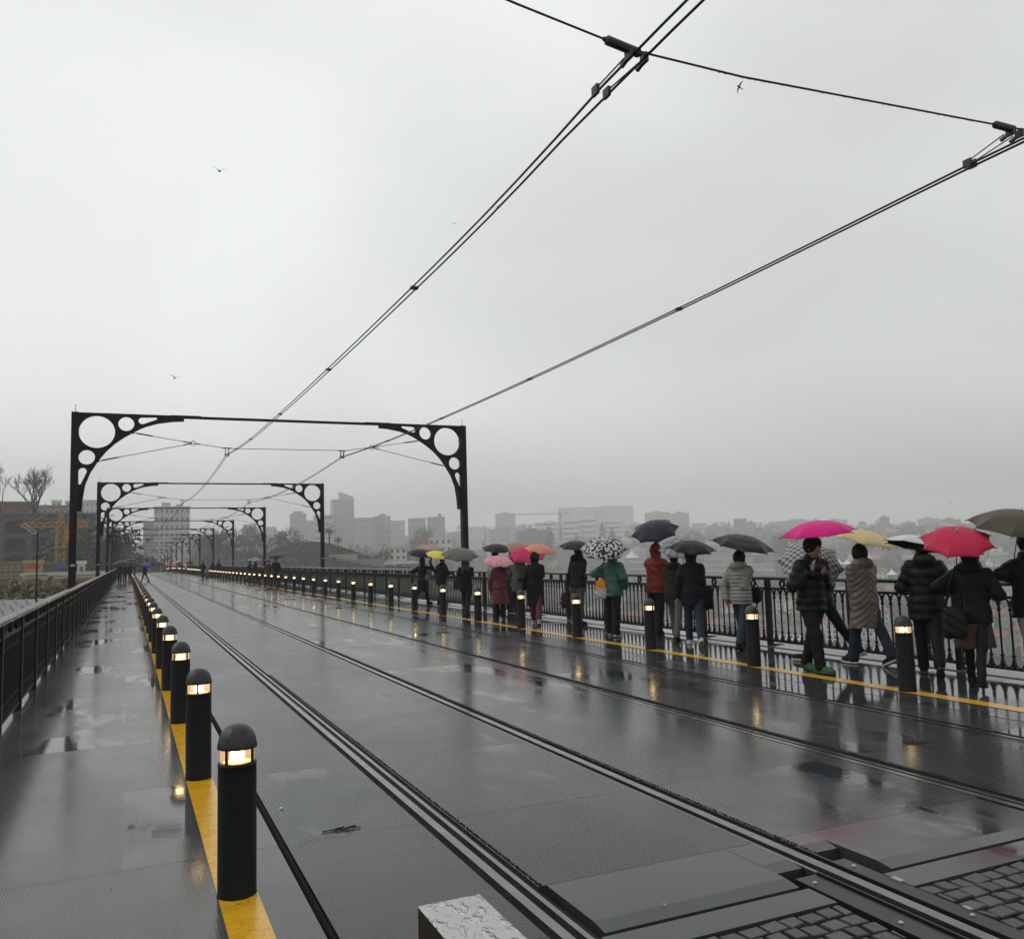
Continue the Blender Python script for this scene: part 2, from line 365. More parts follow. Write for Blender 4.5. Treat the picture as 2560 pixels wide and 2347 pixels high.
# cobbles: individual setts in one paving
tcb = NT('wet_granite_setts'); ob = tcb.geo(); isl = tcb.n('ShaderNodeNewGeometry').outputs['Random Per Island']
cc = tcb.mix(isl, (.030, .030, .028), (.062, .061, .057)); cc = tcb.mix(tcb.ramp(tcb.noise(45, 4, .7, ob), [(.5, 0.), (.72, .5)]), cc, (.10, .098, .09))
M_set = tcb.pbr(cc, tcb.math('MULTIPLY_ADD', tcb.noise(22, 4, .6, ob), .35, .16), 0., tcb.bump(tcb.noise(50, 5, .65, ob), .5, .006), .5)
M_mort = plain('dark_joint_sand', (.010, .010, .009), .55, .4, 50., 0., .5, .6)
mb = MB()
def sett(x0, x1, y0, y1, z, tilt):
    g = .010; x0 += g; x1 -= g; y0 += g; y1 -= g; c = .010
    j = lambda: random.uniform(-.006, .006)
    base = [(x0+j(), y0+j()), (x1+j(), y0+j()), (x1+j(), y1+j()), (x0+j(), y1+j())]
    cx, cy0 = (x0+x1)/2, (y0+y1)/2; V = []
    for (s, zz) in ((1., -.05), (1., -.008), (.965, -.002), (.90, .0)):
        for (x, y) in base: V.append((cx+(x-cx)*s, cy0+(y-cy0)*s, z+zz+(x-cx)*tilt[0]+(y-cy0)*tilt[1]))
    F = [(12, 13, 14, 15)]
    for l in range(3):
        for k in range(4): a = l*4+k; b2 = l*4+(k+1) % 4; F.append((a, b2, b2+4, a+4))
    mb.add(V, F)
for (X0, X1, Y1) in ((1.90, 3.06, 3.255), (3.525, 4.98, 3.225)):
    y = Y1; r = 0
    while y > 1.6:
        x = X0 - (.055 if r % 2 else 0)
        hgt = random.uniform(.098, .108)
        while x < X1-.03:
            wd = random.uniform(.095, .122); xa, xb = max(x, X0), min(x+wd, X1)
            if xb-xa > .03: sett(xa, xb, y-hgt, y, -.022+random.uniform(-.004, .004), (random.uniform(-.06, .06), random.uniform(-.06, .06)))
            x += wd
        y -= hgt; r += 1
st(mb.build('cobblestone_paving', M_set, smooth=False))
mb = MB(); mb.box(1.90, 3.068, -1, 3.258, -.11, -.040); mb.box(3.51, 4.985, -1, 3.232, -.11, -.040)
st(mb.build('cobblestone_bed', M_mort))
# small litter
mb = MB(); M_lit = plain('pale_litter', (.62, .62, .60), .4)
for i, (px, py) in enumerate([(278, 2215), (860, 1784), (1108, 1598), (1660, 2262), (704, 2020)]):
    p = on_z(px, py, .003); mb = MB(); a = random.uniform(0, PI); k = 6; pts = []
    for j in range(k):
        t_ = 2*PI*j/k; r_ = random.uniform(.5, 1); pts.append((p.x+.022*r_*math.cos(t_)*math.cos(a), p.y+.022*r_*math.cos(t_)*math.sin(a)+.008*r_*math.sin(t_), random.uniform(.004, .012)))
    mb.add(pts, [tuple(range(k))]); mb.add([(q[0], q[1], q[2]-.002) for q in pts], [tuple(range(k-1, -1, -1))])
    tag(mb.build('litter_scrap', M_lit), ['pale scrap lying on the left walkway plates', 'small pale scrap between the two left tram rails', 'pale speck beside the third tram rail',
        'pale crumb on the smooth joint plate', 'tiny pale crumb beside the bristle slot'][i], 'litter')
p = on_z(862, 2072, 0); rg = random.Random(2); mb = MB()
for i in range(16):
    x = p.x+rg.gauss(0, .03); y = p.y+rg.gauss(0, .008); mb.bar((x-.03, y, .006), (x+.025, y+rg.uniform(-.012, .012), rg.uniform(.006, .016)), .007, .006)
tag(mb.build('twig_scrap', plain('wet_twig', (.015, .013, .014), .5)), 'small dark clump of wet debris lying beside the leftmost tram rail', 'debris')
# brushed steel box with raindrops in the foreground
ts = NT('wet_brushed_steel'); sp = ts.geo()
dr = ts.ramp(ts.noise(24, 2, .5, sp, (1, .55, 1)), [(.52, 0.), (.56, .55), (.70, 1.)]); dr2 = ts.ramp(ts.noise(60, 1, .5, sp, (1, .45, 1)), [(.62, 0.), (.66, .5)])
hh = ts.math('MAXIMUM', dr, dr2)
M_box = ts.pbr(ts.mix(ts.noise(4, 3, .6, sp), (.44, .44, .43), (.54, .54, .525)), ts.mix(hh, (.40,)*3, (.06,)*3), .75, ts.bump(hh, .8, .012), .5)
bm_ = MB(); x0, x1, y0, y1, h = .894, 1.115, 2.15, 2.868, .5
prof = [(0, 0.), (0, h-.006), (.004, h-.0015), (.010, h)]
V = []
for (i, z) in prof: V += [(x0+i, y0+i, z), (x1-i, y0+i, z), (x1-i, y1-i, z), (x0+i, y1-i, z)]
F = [(12, 13, 14, 15)] + [(l*4+k, l*4+(k+1) % 4, l*4+(k+1) % 4+4, l*4+k+4) for l in range(3) for k in range(4)]
root = empty('steel_cabinet', (0, 0, 0)); tag(root, 'low brushed steel cabinet with rain drops on its lid, beside the leftmost rail', 'cabinet')
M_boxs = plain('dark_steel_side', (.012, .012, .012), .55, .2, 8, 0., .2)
bm_.add(V, F); o = bm_.build('lid', M_box, root)
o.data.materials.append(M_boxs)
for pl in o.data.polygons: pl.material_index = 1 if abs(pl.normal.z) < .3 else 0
mb = MB(); mb.box(x0+.02, x1-.02, y0+.02, y1-.02, 0, .02); mb.box(x0-.012, x1+.012, y0-.012, y1+.012, -.003, .012); mb.build('base_flange', M_boxs, root)
# ------------------------------------------------------------------ lit bollards
M_bol = plain('charcoal_cast_paint', (.0055, .006, .0062), .45, .25, 14., 0., .22, .25)
tcap = NT('wet_cast_cap'); n1 = tcap.noise(70, 3, .6)
M_cap = tcap.pbr(tcap.mix(tcap.noise(9), (.006, .006, .0065), (.016, .016, .017)), .38, 0., tcap.bump(n1, .5, .006), .5)
tl = NT('glowing_lens'); mx_ = tl.n('ShaderNodeMixShader'); tr = tl.n('ShaderNodeBsdfTransparent'); gl = tl.n('ShaderNodeBsdfGlossy'); gl.inputs['Roughness'].default_value = .12
tr.inputs[0].default_value = (.96, .93, .88, 1); mx_.inputs[0].default_value = .12
tl.t.links.new(tr.outputs[0], mx_.inputs[1]); tl.t.links.new(gl.outputs[0], mx_.inputs[2]); em_ = tl.n('ShaderNodeEmission'); em_.inputs[0].default_value = (1, .60, .26, 1); em_.inputs[1].default_value = .36; ad_ = tl.n('ShaderNodeAddShader'); tl.t.links.new(mx_.outputs[0], ad_.inputs[0]); tl.t.links.new(em_.outputs[0], ad_.inputs[1]); tl.t.links.new(ad_.outputs[0], tl.out.inputs[0]); M_lens = tl.m  # lens emits a warm veil itself, imitating lamp light scattered in the pane
M_lamp = emis('warm_lamp', (1., .72, .36), 17.)
M_refl = emis('glowing_reflector', (1., .62, .25), 1.6)  # reflector gives off its own glow in place of bounced lamp light
M_glow = emis('warm_band', (1., .73, .40), 2.2)
R0 = .094
def bollard():
    r = empty('light_bollard')
    mb = MB(); mb.lathe([(R0+.004, 0), (R0, .012), (R0, .600), (R0-.001, .622), (R0+.001, .626), (R0+.001, .640), (R0-.008, .644), (R0-.02, .644)], 28)
    mb.build('post', M_bol, r, smooth=True)
    mb = MB(); mb.lathe([(R0-.03, .712), (R0+.003, .712), (R0+.004, .722), (R0, .738), (R0*.93, .768), (R0*.80, .793), (R0*.60, .813), (R0*.34, .825), (.012, .829), (0, .829)], 28)
    mb.build('cap', M_cap, r, smooth=True)
    mb = MB(); mb.lathe([(R0-.012, .644), (R0-.012, .712)], 28); mb.build('lens', M_lens, r, smooth=True)
    for a in (70, 160, 250, 340):
        mb = MB(); x, y = (R0-.006)*math.cos(math.radians(a)), (R0-.006)*math.sin(math.radians(a)); mb.bar((x, y, .638), (x, y, .716), .013, .009, (x, y, 0)); mb.build('strut', M_bol, r)
    mb = MB(); mb.lathe([(0, .650), (.022, .653), (.036, .664), (.034, .684), (.020, .698), (0, .700)], 12); mb.build('lamp', M_lamp, r, smooth=True)
    mb = MB(); mb.lathe([(R0-.022, .6445), (.055, .650), (.03, .652)], 20); mb.lathe([(R0-.024, .711), (.05, .7), (.0, .698)], 20); mb.build('reflector', M_refl, r, smooth=True)
    return r
def bollard_far():
    mb = MB(); mb.lathe([(R0, 0), (R0, .644)], 10); mb.mi = 1; mb.lathe([(R0-.01, .644), (R0-.01, .712)], 10); mb.mi = 0
    mb.lathe([(R0, .712), (R0, .738), (R0*.8, .793), (R0*.4, .823), (0, .829)], 10); return mb.mesh('light_bollard_small', [M_bol, M_glow], True)
proto = bollard(); far_me = bollard_far(); first = True
for side, X, y0, s, nn in (('left', .5216, 4.674, 2.557, 118), ('right', 7.94, 7.187, 2.583, 117)):
    for k in range(nn):
        Y = y0 + k*s
        if Y > 308: break
        if k < 26:
            o = proto if first else copy_tree(proto); first = False
        else: o = link('light_bollard', far_me)
        o.location = (X, Y, dz(Y)+.001); o.rotation_euler = (random.uniform(-.006, .006), random.uniform(-.006, .006), random.uniform(-.5, .5))
        if k == 0: lab = 'nearest and largest lit bollard, on the left yellow line' if side == 'left' else 'nearest lit bollard on the right yellow line, before the black coated walkers'
        elif k < 60: lab = f'lit charcoal bollard, {ordinal(k+1)} from the camera along the {side} yellow line'
        else: lab = f'tiny lit bollard far along the {side} yellow line, {ordinal(k+1)} from the camera'
        tag(o, lab, 'bollard', f'lit bollards along the {side} yellow line')
# spare near one, just left of the frame's foot, keeps the row going toward the viewer
# small maker's plates on two bollards are part of the near posts
mb = MB(); mb.box(-.028, .028, -.002, .002, -.006, .006); 
# ------------------------------------------------------------------ tram gantries with pierced brackets
M_gan = plain('black_gantry_paint', (.005, .0053, .0055), .5, .25, 3., 0., .2)
M_wire = plain('wet_black_wire', (.008, .008, .0085), .45, .2, 5, 0., .25)
M_ins = plain('dark_insulator', (.016, .016, .016), .5, .2, 20)
M_stick = plain('pale_sticker', (.35, .35, .34), .5)
GL, GR, GH = -1.485, 10.385, 5.955
def curve_mesh(name, outlines, ext):
    cu = bpy.data.curves.new(name, 'CURVE'); cu.dimensions = '2D'; cu.fill_mode = 'BOTH'; cu.extrude = ext; cu.bevel_depth = 0
    for pts in outlines:
        sp = cu.splines.new('POLY'); sp.points.add(len(pts)-1); sp.use_cyclic_u = True
        for p, q in zip(sp.points, pts): p.co = (q[0], q[1], 0, 1)
    ob = bpy.data.objects.new(name, cu); COL.objects.link(ob); bpy.context.view_layer.update()
    me = bpy.data.meshes.new_from_object(ob.evaluated_get(bpy.context.evaluated_depsgraph_get()))
    bpy.data.objects.remove(ob); me.name = name; return me
def circ(x, y, r, n=40): return [(x+r*math.cos(2*PI*k/n), y+r*math.sin(2*PI*k/n)) for k in range(n)]
def capsule(a, ra, b_, rb, n=10):
    a, b_ = Vector(a), Vector(b_); d = (b_-a); L_ = d.length; th = math.atan2(d.y, d.x); ph = math.acos((ra-rb)/L_)
    P = [(a.x+ra*math.cos(th+ph+t*(2*PI-2*ph)/n), a.y+ra*math.sin(th+ph+t*(2*PI-2*ph)/n)) for t in range(n+1)]
    P += [(b_.x+rb*math.cos(th-ph+t*(2*ph)/n), b_.y+rb*math.sin(th-ph+t*(2*ph)/n)) for t in range(n+1)]
    return P
arc = [(.275, 3.15), (.285, 3.35), (.305, 3.55), (.357, 3.91), (.48, 4.25), (.677, 4.59), (.87, 4.86), (1.10, 5.10), (1.33, 5.28), (1.555, 5.426), (1.78, 5.56), (1.955, 5.64), (2.25, 5.735), (2.66, 5.805), (2.975, 5.826)]
outer = [(.19, GH), (.19, 3.15)] + arc + [(2.975, GH)]
br_me = curve_mesh('bracket', [outer, circ(.655, 5.415, .468), circ(1.415, 5.668, .211), circ(.405, 4.683, .211), capsule((1.84, 5.775), .105, (2.20, 5.852), .040), capsule((.305, 4.275), .108, (.238, 3.94), .036)], .075)
# flanges along the arc give the plate its edge
def bracket_mesh():
    bmx = bmesh.new(); bmx.from_mesh(br_me); bmx.transform(Matrix.Rotation(PI/2, 4, 'X'))
    V = []; ring = []
    for (x, z) in arc: ring.append((x, z))
    for i in range(len(ring)-1):
        (xa, za), (xb, zb) = ring[i], ring[i+1]; d = Vector((xb-xa, zb-za)).normalized(); nx, nz_ = d.y*.022, -d.x*.022
        vs = [bmx.verts.new(p) for p in ((xa, -.11, za), (xb, -.11, zb), (xb, .11, zb), (xa, .11, za), (xa+nx, -.11, za+nz_), (xb+nx, -.11, zb+nz_), (xb+nx, .11, zb+nz_), (xa+nx, .11, za+nz_))]
        for f in ((0, 3, 2, 1), (4, 5, 6, 7), (0, 1, 5, 4), (2, 3, 7, 6), (0, 4, 7, 3), (1, 2, 6, 5)): bmx.faces.new([vs[j] for j in f])
    bmesh.ops.recalc_face_normals(bmx, faces=bmx.faces)
    me = bpy.data.meshes.new('bracket'); bmx.to_mesh(me); bmx.free(); me.materials.clear(); me.materials.append(M_gan); return me
BRM = bracket_mesh()
def mirror_mesh(me):
    m2 = me.copy(); m2.transform(Matrix.Scale(-1, 4, (1, 0, 0))); m2.flip_normals(); return m2
BRM2 = mirror_mesh(BRM)
def gantry(span_drop=0.):
    g = empty('tram_gantry'); W2 = GR-GL
    for s in (0, 1):
        mb = MB(); x0 = GL if s == 0 else GR-.19
        mb.box(x0, x0+.19, -.12, .12, -1.2, GH+.004); mb.box(x0-.03, x0+.22, -.15, .15, -.02, .03)
        mb.box(x0+.06, x0+.13, -.124, .124, .4, GH-.2)
        co = mb.build('column', M_gan, g)
        mb = MB(); mb.box(x0+.05, x0+.17, -.126, -.122, 1.62, 1.68); mb.build('sticker', M_stick, co)
        mb = MB(); mb.tube([(x0+.10, 0, GH), (x0+.10, 0, GH+.19)], .008, 5); mb.lathe([(0, GH+.19), (.02, GH+.2), (0, GH+.225)], 6, (x0+.10, 0, 0)); mb.build('spike', M_gan, co)
        o = link('bracket', BRM if s == 0 else BRM2, g); o.location = (GL if s == 0 else GR, 0, 0)
    mb = MB(); mb.box(GL+2.95, GR-2.95, -.05, .05, GH-.072, GH-.001)
    for x0, x1 in ((GL+2.6, GL+3.45), (GR-3.45, GR-2.6)): mb.box(x0, x1, -.065, .065, GH-.012, GH+.014)
    mb.build('beam', M_gan, g)
    z = lambda v: v-span_drop
    for s in (0, 1):
        fx = (lambda x: GL+x) if s == 0 else (lambda x: GR-x)
        A1, A2, RG, HG = (fx(1.585), 0, z(5.425)), (fx(.69), 0, z(4.578)), (fx(3.235), 0, z(5.155)), (fx(4.22), 0, z(5.02))
        if span_drop: A1, A2 = (fx(.9), 0, z(5.54)), (fx(.33), 0, z(4.55))
        mb = MB(); r = .0095
        for A_ in (A1, A2):
            mb.tube([A_, (Vector(A_)*.0+Vector(RG))], r, 5)
            d = (Vector(RG)-Vector(A_)).normalized(); a = Vector(A_)
            mb.tube([a+d*.10, a+d*.55], .020, 6); mb.tube([a-d*.03, a+d*.04], .034, 6)
            mb.tube([Vector(RG)-d*.28, Vector(RG)-d*.08], .017, 6)
        ring = [(RG[0]+.065*math.cos(t*PI/8), 0, RG[2]+.065*math.sin(t*PI/8)) for t in range(17)]
        mb.tube(ring, .010, 5, False)
        mb.tube([RG, HG], r, 5); mb.tube([Vector(RG)+(Vector(HG)-Vector(RG))*.08, Vector(RG)+(Vector(HG)-Vector(RG))*.2], .017, 6)
        mb.build('stay_cable', M_wire, g)
    mb = MB(); mb.tube([(GL+4.22, 0, z(5.02)), (GR-4.22, 0, z(5.035))], .0095, 5); mb.build('span_wire', M_wire, g)
    for cx in ((2.71, 6.20) if not span_drop else ()):
        mb = MB()
        for dx in (-.05, .05):
            mb.tube([(cx+dx, 0, z(5.03)), (cx+dx*.8, .03, z(4.85))], .010, 5); mb.tube([(cx+dx*1.1, -.09, z(5.03)), (cx+dx*.8, -.05, z(4.85))], .008, 5)
            mb.box(cx+dx*.8-.02, cx+dx*.8+.02, -.07, .07, z(4.79), z(4.86))
        mb.tube([(cx-.13, 0, z(5.03)), (cx+.13, 0, z(5.03))], .018, 6); mb.build('wire_hanger', M_ins, g)
    return g
G0 = gantry(); GY = [27.1+23.1*i for i in range(13)]
gl = ['nearest black gantry, its right column rising behind the olive umbrella', 'second black gantry from the camera']
for i, Y in enumerate(GY):
    o = G0 if i == 0 else copy_tree(G0); o.location = (0, Y, dz(Y))
    tag(o, gl[i] if i < 2 else f'black tram gantry with pierced round brackets, {ordinal(i+1)} from the camera', 'gantry', 'tram gantries over the bridge deck')
# contact wires, two over each track
K_L = [(-19.1, 4.44), (-10, 4.40), (0, 4.43), (4, 4.468), (6.2, 4.40), (8.2, 4.385), (12.5, 4.405), (17, 4.46), (21.5, 4.56), (25.5, 4.74), (27.1, 4.83)]
K_R = [(-19.1, 4.56), (-10, 4.50), (0, 4.51), (4, 4.520), (6.2, 4.492), (8.35, 4.474), (12.65, 4.482), (17, 4.53), (21.5, 4.62), (25.5, 4.76), (27.1, 4.83)]
def zw(Y, K=K_L):
    if Y <= 27.1:                                          # a smooth sag through the measured heights
        for q in range(len(K)-1):
            (a, za), (b_, zb) = K[q], K[q+1]
            if Y <= b_:
                m0 = (zb-K[max(q-1, 0)][1])/(b_-K[max(q-1, 0)][0]); n_ = K[min(q+2, len(K)-1)]; m1 = (n_[1]-za)/(n_[0]-a); h = b_-a; f = (Y-a)/h
                return (2*f**3-3*f*f+1)*za+(f**3-2*f*f+f)*h*m0+(3*f*f-2*f**3)*zb+(f**3-f*f)*h*m1
    i = int((Y-27.1)//23.1); y0 = 27.1+23.1*i; f = (Y-y0)/23.1; za = 4.83 + (.06 if i > 0 else 0); zb = 4.89
    return dz(y0)*(1-f)+dz(y0+23.1)*f + za+(zb-za)*f - .26*4*f*(1-f)*(1 if i < 3 else .6)
# the near cross-span overhead, hung from the gantry just outside the picture
H0 = gantry(.43); H0.location = (0, 4, 0)
for c in list(H0.children):
    if c.name.startswith(('span_wire', 'stay_cable')): bpy.data.objects.remove(c)
zs = lambda x: 4.506 + (.0 if 2.6 < x < 3.9 else 0) + max(0, 2.6-x)*.145 + max(0, x-3.4)*.048
pts = [(x, 0, zs(x)) for x in (GL+.19, 1.9, 2.5, 2.7, 3.0, 3.4, 3.9, 4.5, 5.1, 5.6, 5.9, GR-.19)]
pts[0] = (GL+.19, 0, 5.13); pts[-1] = (GR-.19, 0, 5.12)
mb = MB(); mb.tube(pts, .0068, 6)
rg = random.Random(4)
for i in range(34):
    x = rg.uniform(3, 5.6); mb.lathe([(0, -.011), (.0025, -.008), (.003, -.005), (.0015, 0)], 5, (x, 0, zs(x)-.003))
mb.build('span_wire', M_wire, H0)
for (xa, xb, wx) in ((2.44, 2.67, (2.595, 2.70)), (5.66, 5.87, (5.83, 5.93))):
    mb = MB(); a, b_ = Vector((xa, 0, zs(xa))), Vector((xb, 0, zs(xb)-.012)); d = (b_-a)
    mb.tube([a-d*.06, a, a+d*.04, a+d*.96, b_, b_+d*.04], [.012, .014, .027, .027, .018, .010], 8); mb.build('insulator', M_ins, H0)
    for x in wx:
        mb = MB(); zz = zs(x)
        mb.box(x-.011, x+.011, -.025, .035, zz-.06, zz-.005); mb.bar((x, .02, zz-.045), (x-.005, .08, zz-.065), .020, .022)
        mb.build('clamp', M_ins, H0)
        mb = MB(); xe = {2.595: 2.612, 2.70: 2.692, 5.83: 5.876, 5.93: 5.93}[x]; mb.tube([(x-.004, .05, zz-.03), (xe, .40, zw(4.4, K_L if x < 4 else K_R)+.028)], .0050, 5); mb.build('stay_rod', M_ins, H0)
tag(H0, 'nearest cross-span wire with two insulators, high over the camera', 'gantry')
wy = [-19.1, -15, -10, -6, -3] + [-1.5+.65*i for i in range(44)] + [27.1] + [27.1+23.1*i/6 for i in range(1, 72)]
wlab = {(0, 0): 'left hand wire of the pair over the left track', (0, 1): 'right hand wire of the pair over the left track', (1, 0): 'left hand wire of the pair over the right track', (1, 1): 'right hand wire of the pair over the right track'}
for tr_, (xn, xf) in enumerate(((2.65, 2.71), (5.90, 6.20))):
    for j, sg_ in enumerate((-1, 1)):
        P = []
        for Y in wy:
            if Y > 304: break
            dx = sg_*(.040 if Y <= 4.5 and tr_ == 0 else .027); xx = xn + (xf-xn)*min(1, max(0, (Y-4)/23.1)) + dx + (.04*math.sin((Y-27)/23.1*PI/2) if Y > 27.1 else 0)
            P.append((xx, Y, zw(Y, (K_L, K_R)[tr_])))
        mb = MB(); mb.tube(P, .0088, 6); o = mb.build('overhead_wire', M_wire); tag(o, wlab[(tr_, j)], 'overhead wire', 'overhead wires along the tracks')
        for Yc in ((4.42, 8.3, 12.5, 17.0, 21.5, 24.6) if tr_ == 0 else (4.40, 8.35, 12.65, 17.2, 21.6)):
            xx = xn + (xf-xn)*max(0, (Yc-4)/23.1) + sg_*(.040 if Yc < 4.5 and tr_ == 0 else .027); z = zw(Yc, (K_L, K_R)[tr_]); mb = MB()
            w_ = (.010, .034, .024) if Yc < 5 else (.012, .03, .022)
            if Yc > 5 and j == 1: continue
            if Yc < 5: mb.box(xx-w_[0], xx+w_[0], Yc-w_[1], Yc+w_[1], z-.012, z+w_[2]*2)
            else: mb.box(xx-w_[0], xx+.054+w_[0], Yc-w_[1], Yc+w_[1], z-w_[2]*.5, z+w_[2]*.6)
            mb.build('wire_clip', M_ins, o)
# ------------------------------------------------------------------ cast iron balustrades
M_iron = plain('black_iron_paint', (.005, .0054, .006), .42, .25, 9., 0., .25, .15)
M_irontop = plain('wet_iron_rail', (.03, .031, .032), .22, .25, 5., 0., .5, .2)
PB = 1.79; NB = 12
def panel_mb(detail=1):
    """local y along the fence, x across it"""
    mb = MB(); sp_ = PB/NB
    mb.box(-.022, .022, .055, PB-.055, .080, .104); mb.box(-.026, .026, .055, PB-.055, .930, .962)
    arc_n = 8 if detail else 4
    for i in range(1, NB):
        y = i*sp_
        if detail:
            mb.lathe([(.026, .104), (.020, .15), (.0125, .20), (.017, .232), (.027, .24), (.027, .254), (.0135, .262), (.0135, .775), (.024, .782), (.026, .80), (.017, .815), (.012, .86), (.012, .90)], 7, (0, y, 0))
        else: mb.box(-.013, .013, y-.013, y+.013, .104, .93); 
    for i in range(NB):
        y = (i+.5)*sp_; r = sp_/2-.006
        for (zc, sg, zz) in ((.835, 1, .100), (.205, -1, .098)):
            P = [(0, y+r*math.cos(PI*k/arc_n), zc+sg*zz*math.sin(PI*k/arc_n)) for k in range(arc_n+1)]
            for a, b_ in zip(P, P[1:]): mb.bar(a, b_, .034, .011, (0, -(a[1]+b_[1])/2+y, -(a[2]+b_[2])/2+zc))
    for f in (.2, .5, .8):
        P = [(0, PB*f+.050*math.cos(2*PI*k/12), 1.026+.060*math.sin(2*PI*k/12)) for k in range(13)]
        for a, b_ in zip(P, P[1:]): mb.bar(a, b_, .042, .014, (0, PB*f-(a[1]+b_[1])/2, 1.026-(a[2]+b_[2])/2))
    return mb
def post_mb():
    mb = MB(); mb.box(-.042, .042, -.034, .034, -.02, 1.083); mb.box(-.028, .028, -.038, .038, .12, 1.06)
    mb.bar((.04, 0, .02), (.26, 0, .0), .04, .04); return mb
pan = panel_mb(1).mesh('balusters', M_iron, False); pst = post_mb().mesh('post', M_iron)
pan_far = panel_mb(0)
def balustrade(X, label, y_first, flip):
    root = empty('balustrade', (X, 0, 0)); tag(root, label, 'balustrade', 'cast iron balustrades either side of the deck')
    n = int((309-y_first)/PB); nfull = 96
    for i in range(n):
        Y = y_first+i*PB; Z = dz(Y)
        if i < nfull:
            a = link('baluster_panel', pan, root); a.location = (0, Y, Z); a.rotation_euler = (math.atan((dz(Y+PB)-dz(Y))/PB), 0, 0)
            q = link('post', pst, root); q.location = (0, Y, Z); q.rotation_euler = (0, 0, PI if flip else 0)
    mb = MB()
    for i in range(nfull, n):
        Y = y_first+i*PB; Z = dz(Y); b0 = len(mb.v); mb.v += [(x, y+Y, z+Z+(dz(Y+PB)-Z)*y/PB) for x, y, z in pan_far.v]
        mb.f += [tuple(k+b0 for k in f) for f in pan_far.f]; mb.m += pan_far.m; mb.box(-.055, .055, Y-.05, Y+.05, Z, Z+1.083)
    tag(mb.build('far_panels', M_iron, root), kind='stuff')
    V = []; ys = [y_first-.06]+[y for y in YS if y > y_first]; pr = [(-.048, 1.084), (.048, 1.084), (.056, 1.10), (.056, 1.125), (.03, 1.143), (-.03, 1.143), (-.056, 1.125), (-.056, 1.10)]
    for y in ys: V += [(x, y, z+dz(y)) for x, z in pr]
    k = len(pr); F = [(i*k+j, i*k+(j+1) % k, (i+1)*k+(j+1) % k, (i+1)*k+j) for i in range(len(ys)-1) for j in range(k)] + [tuple(range(k)), tuple(range((len(ys)-1)*k, len(ys)*k))[::-1]]
    mb = MB(); mb.add(V, F); mb.build('handrail', M_irontop, root)
balustrade(9.73, 'long black cast iron balustrade behind the people, along the right walkway', 2.58-2*PB, False)
balustrade(-1.14, 'long black cast iron balustrade along the left walkway edge', 4.55-4*PB, True)
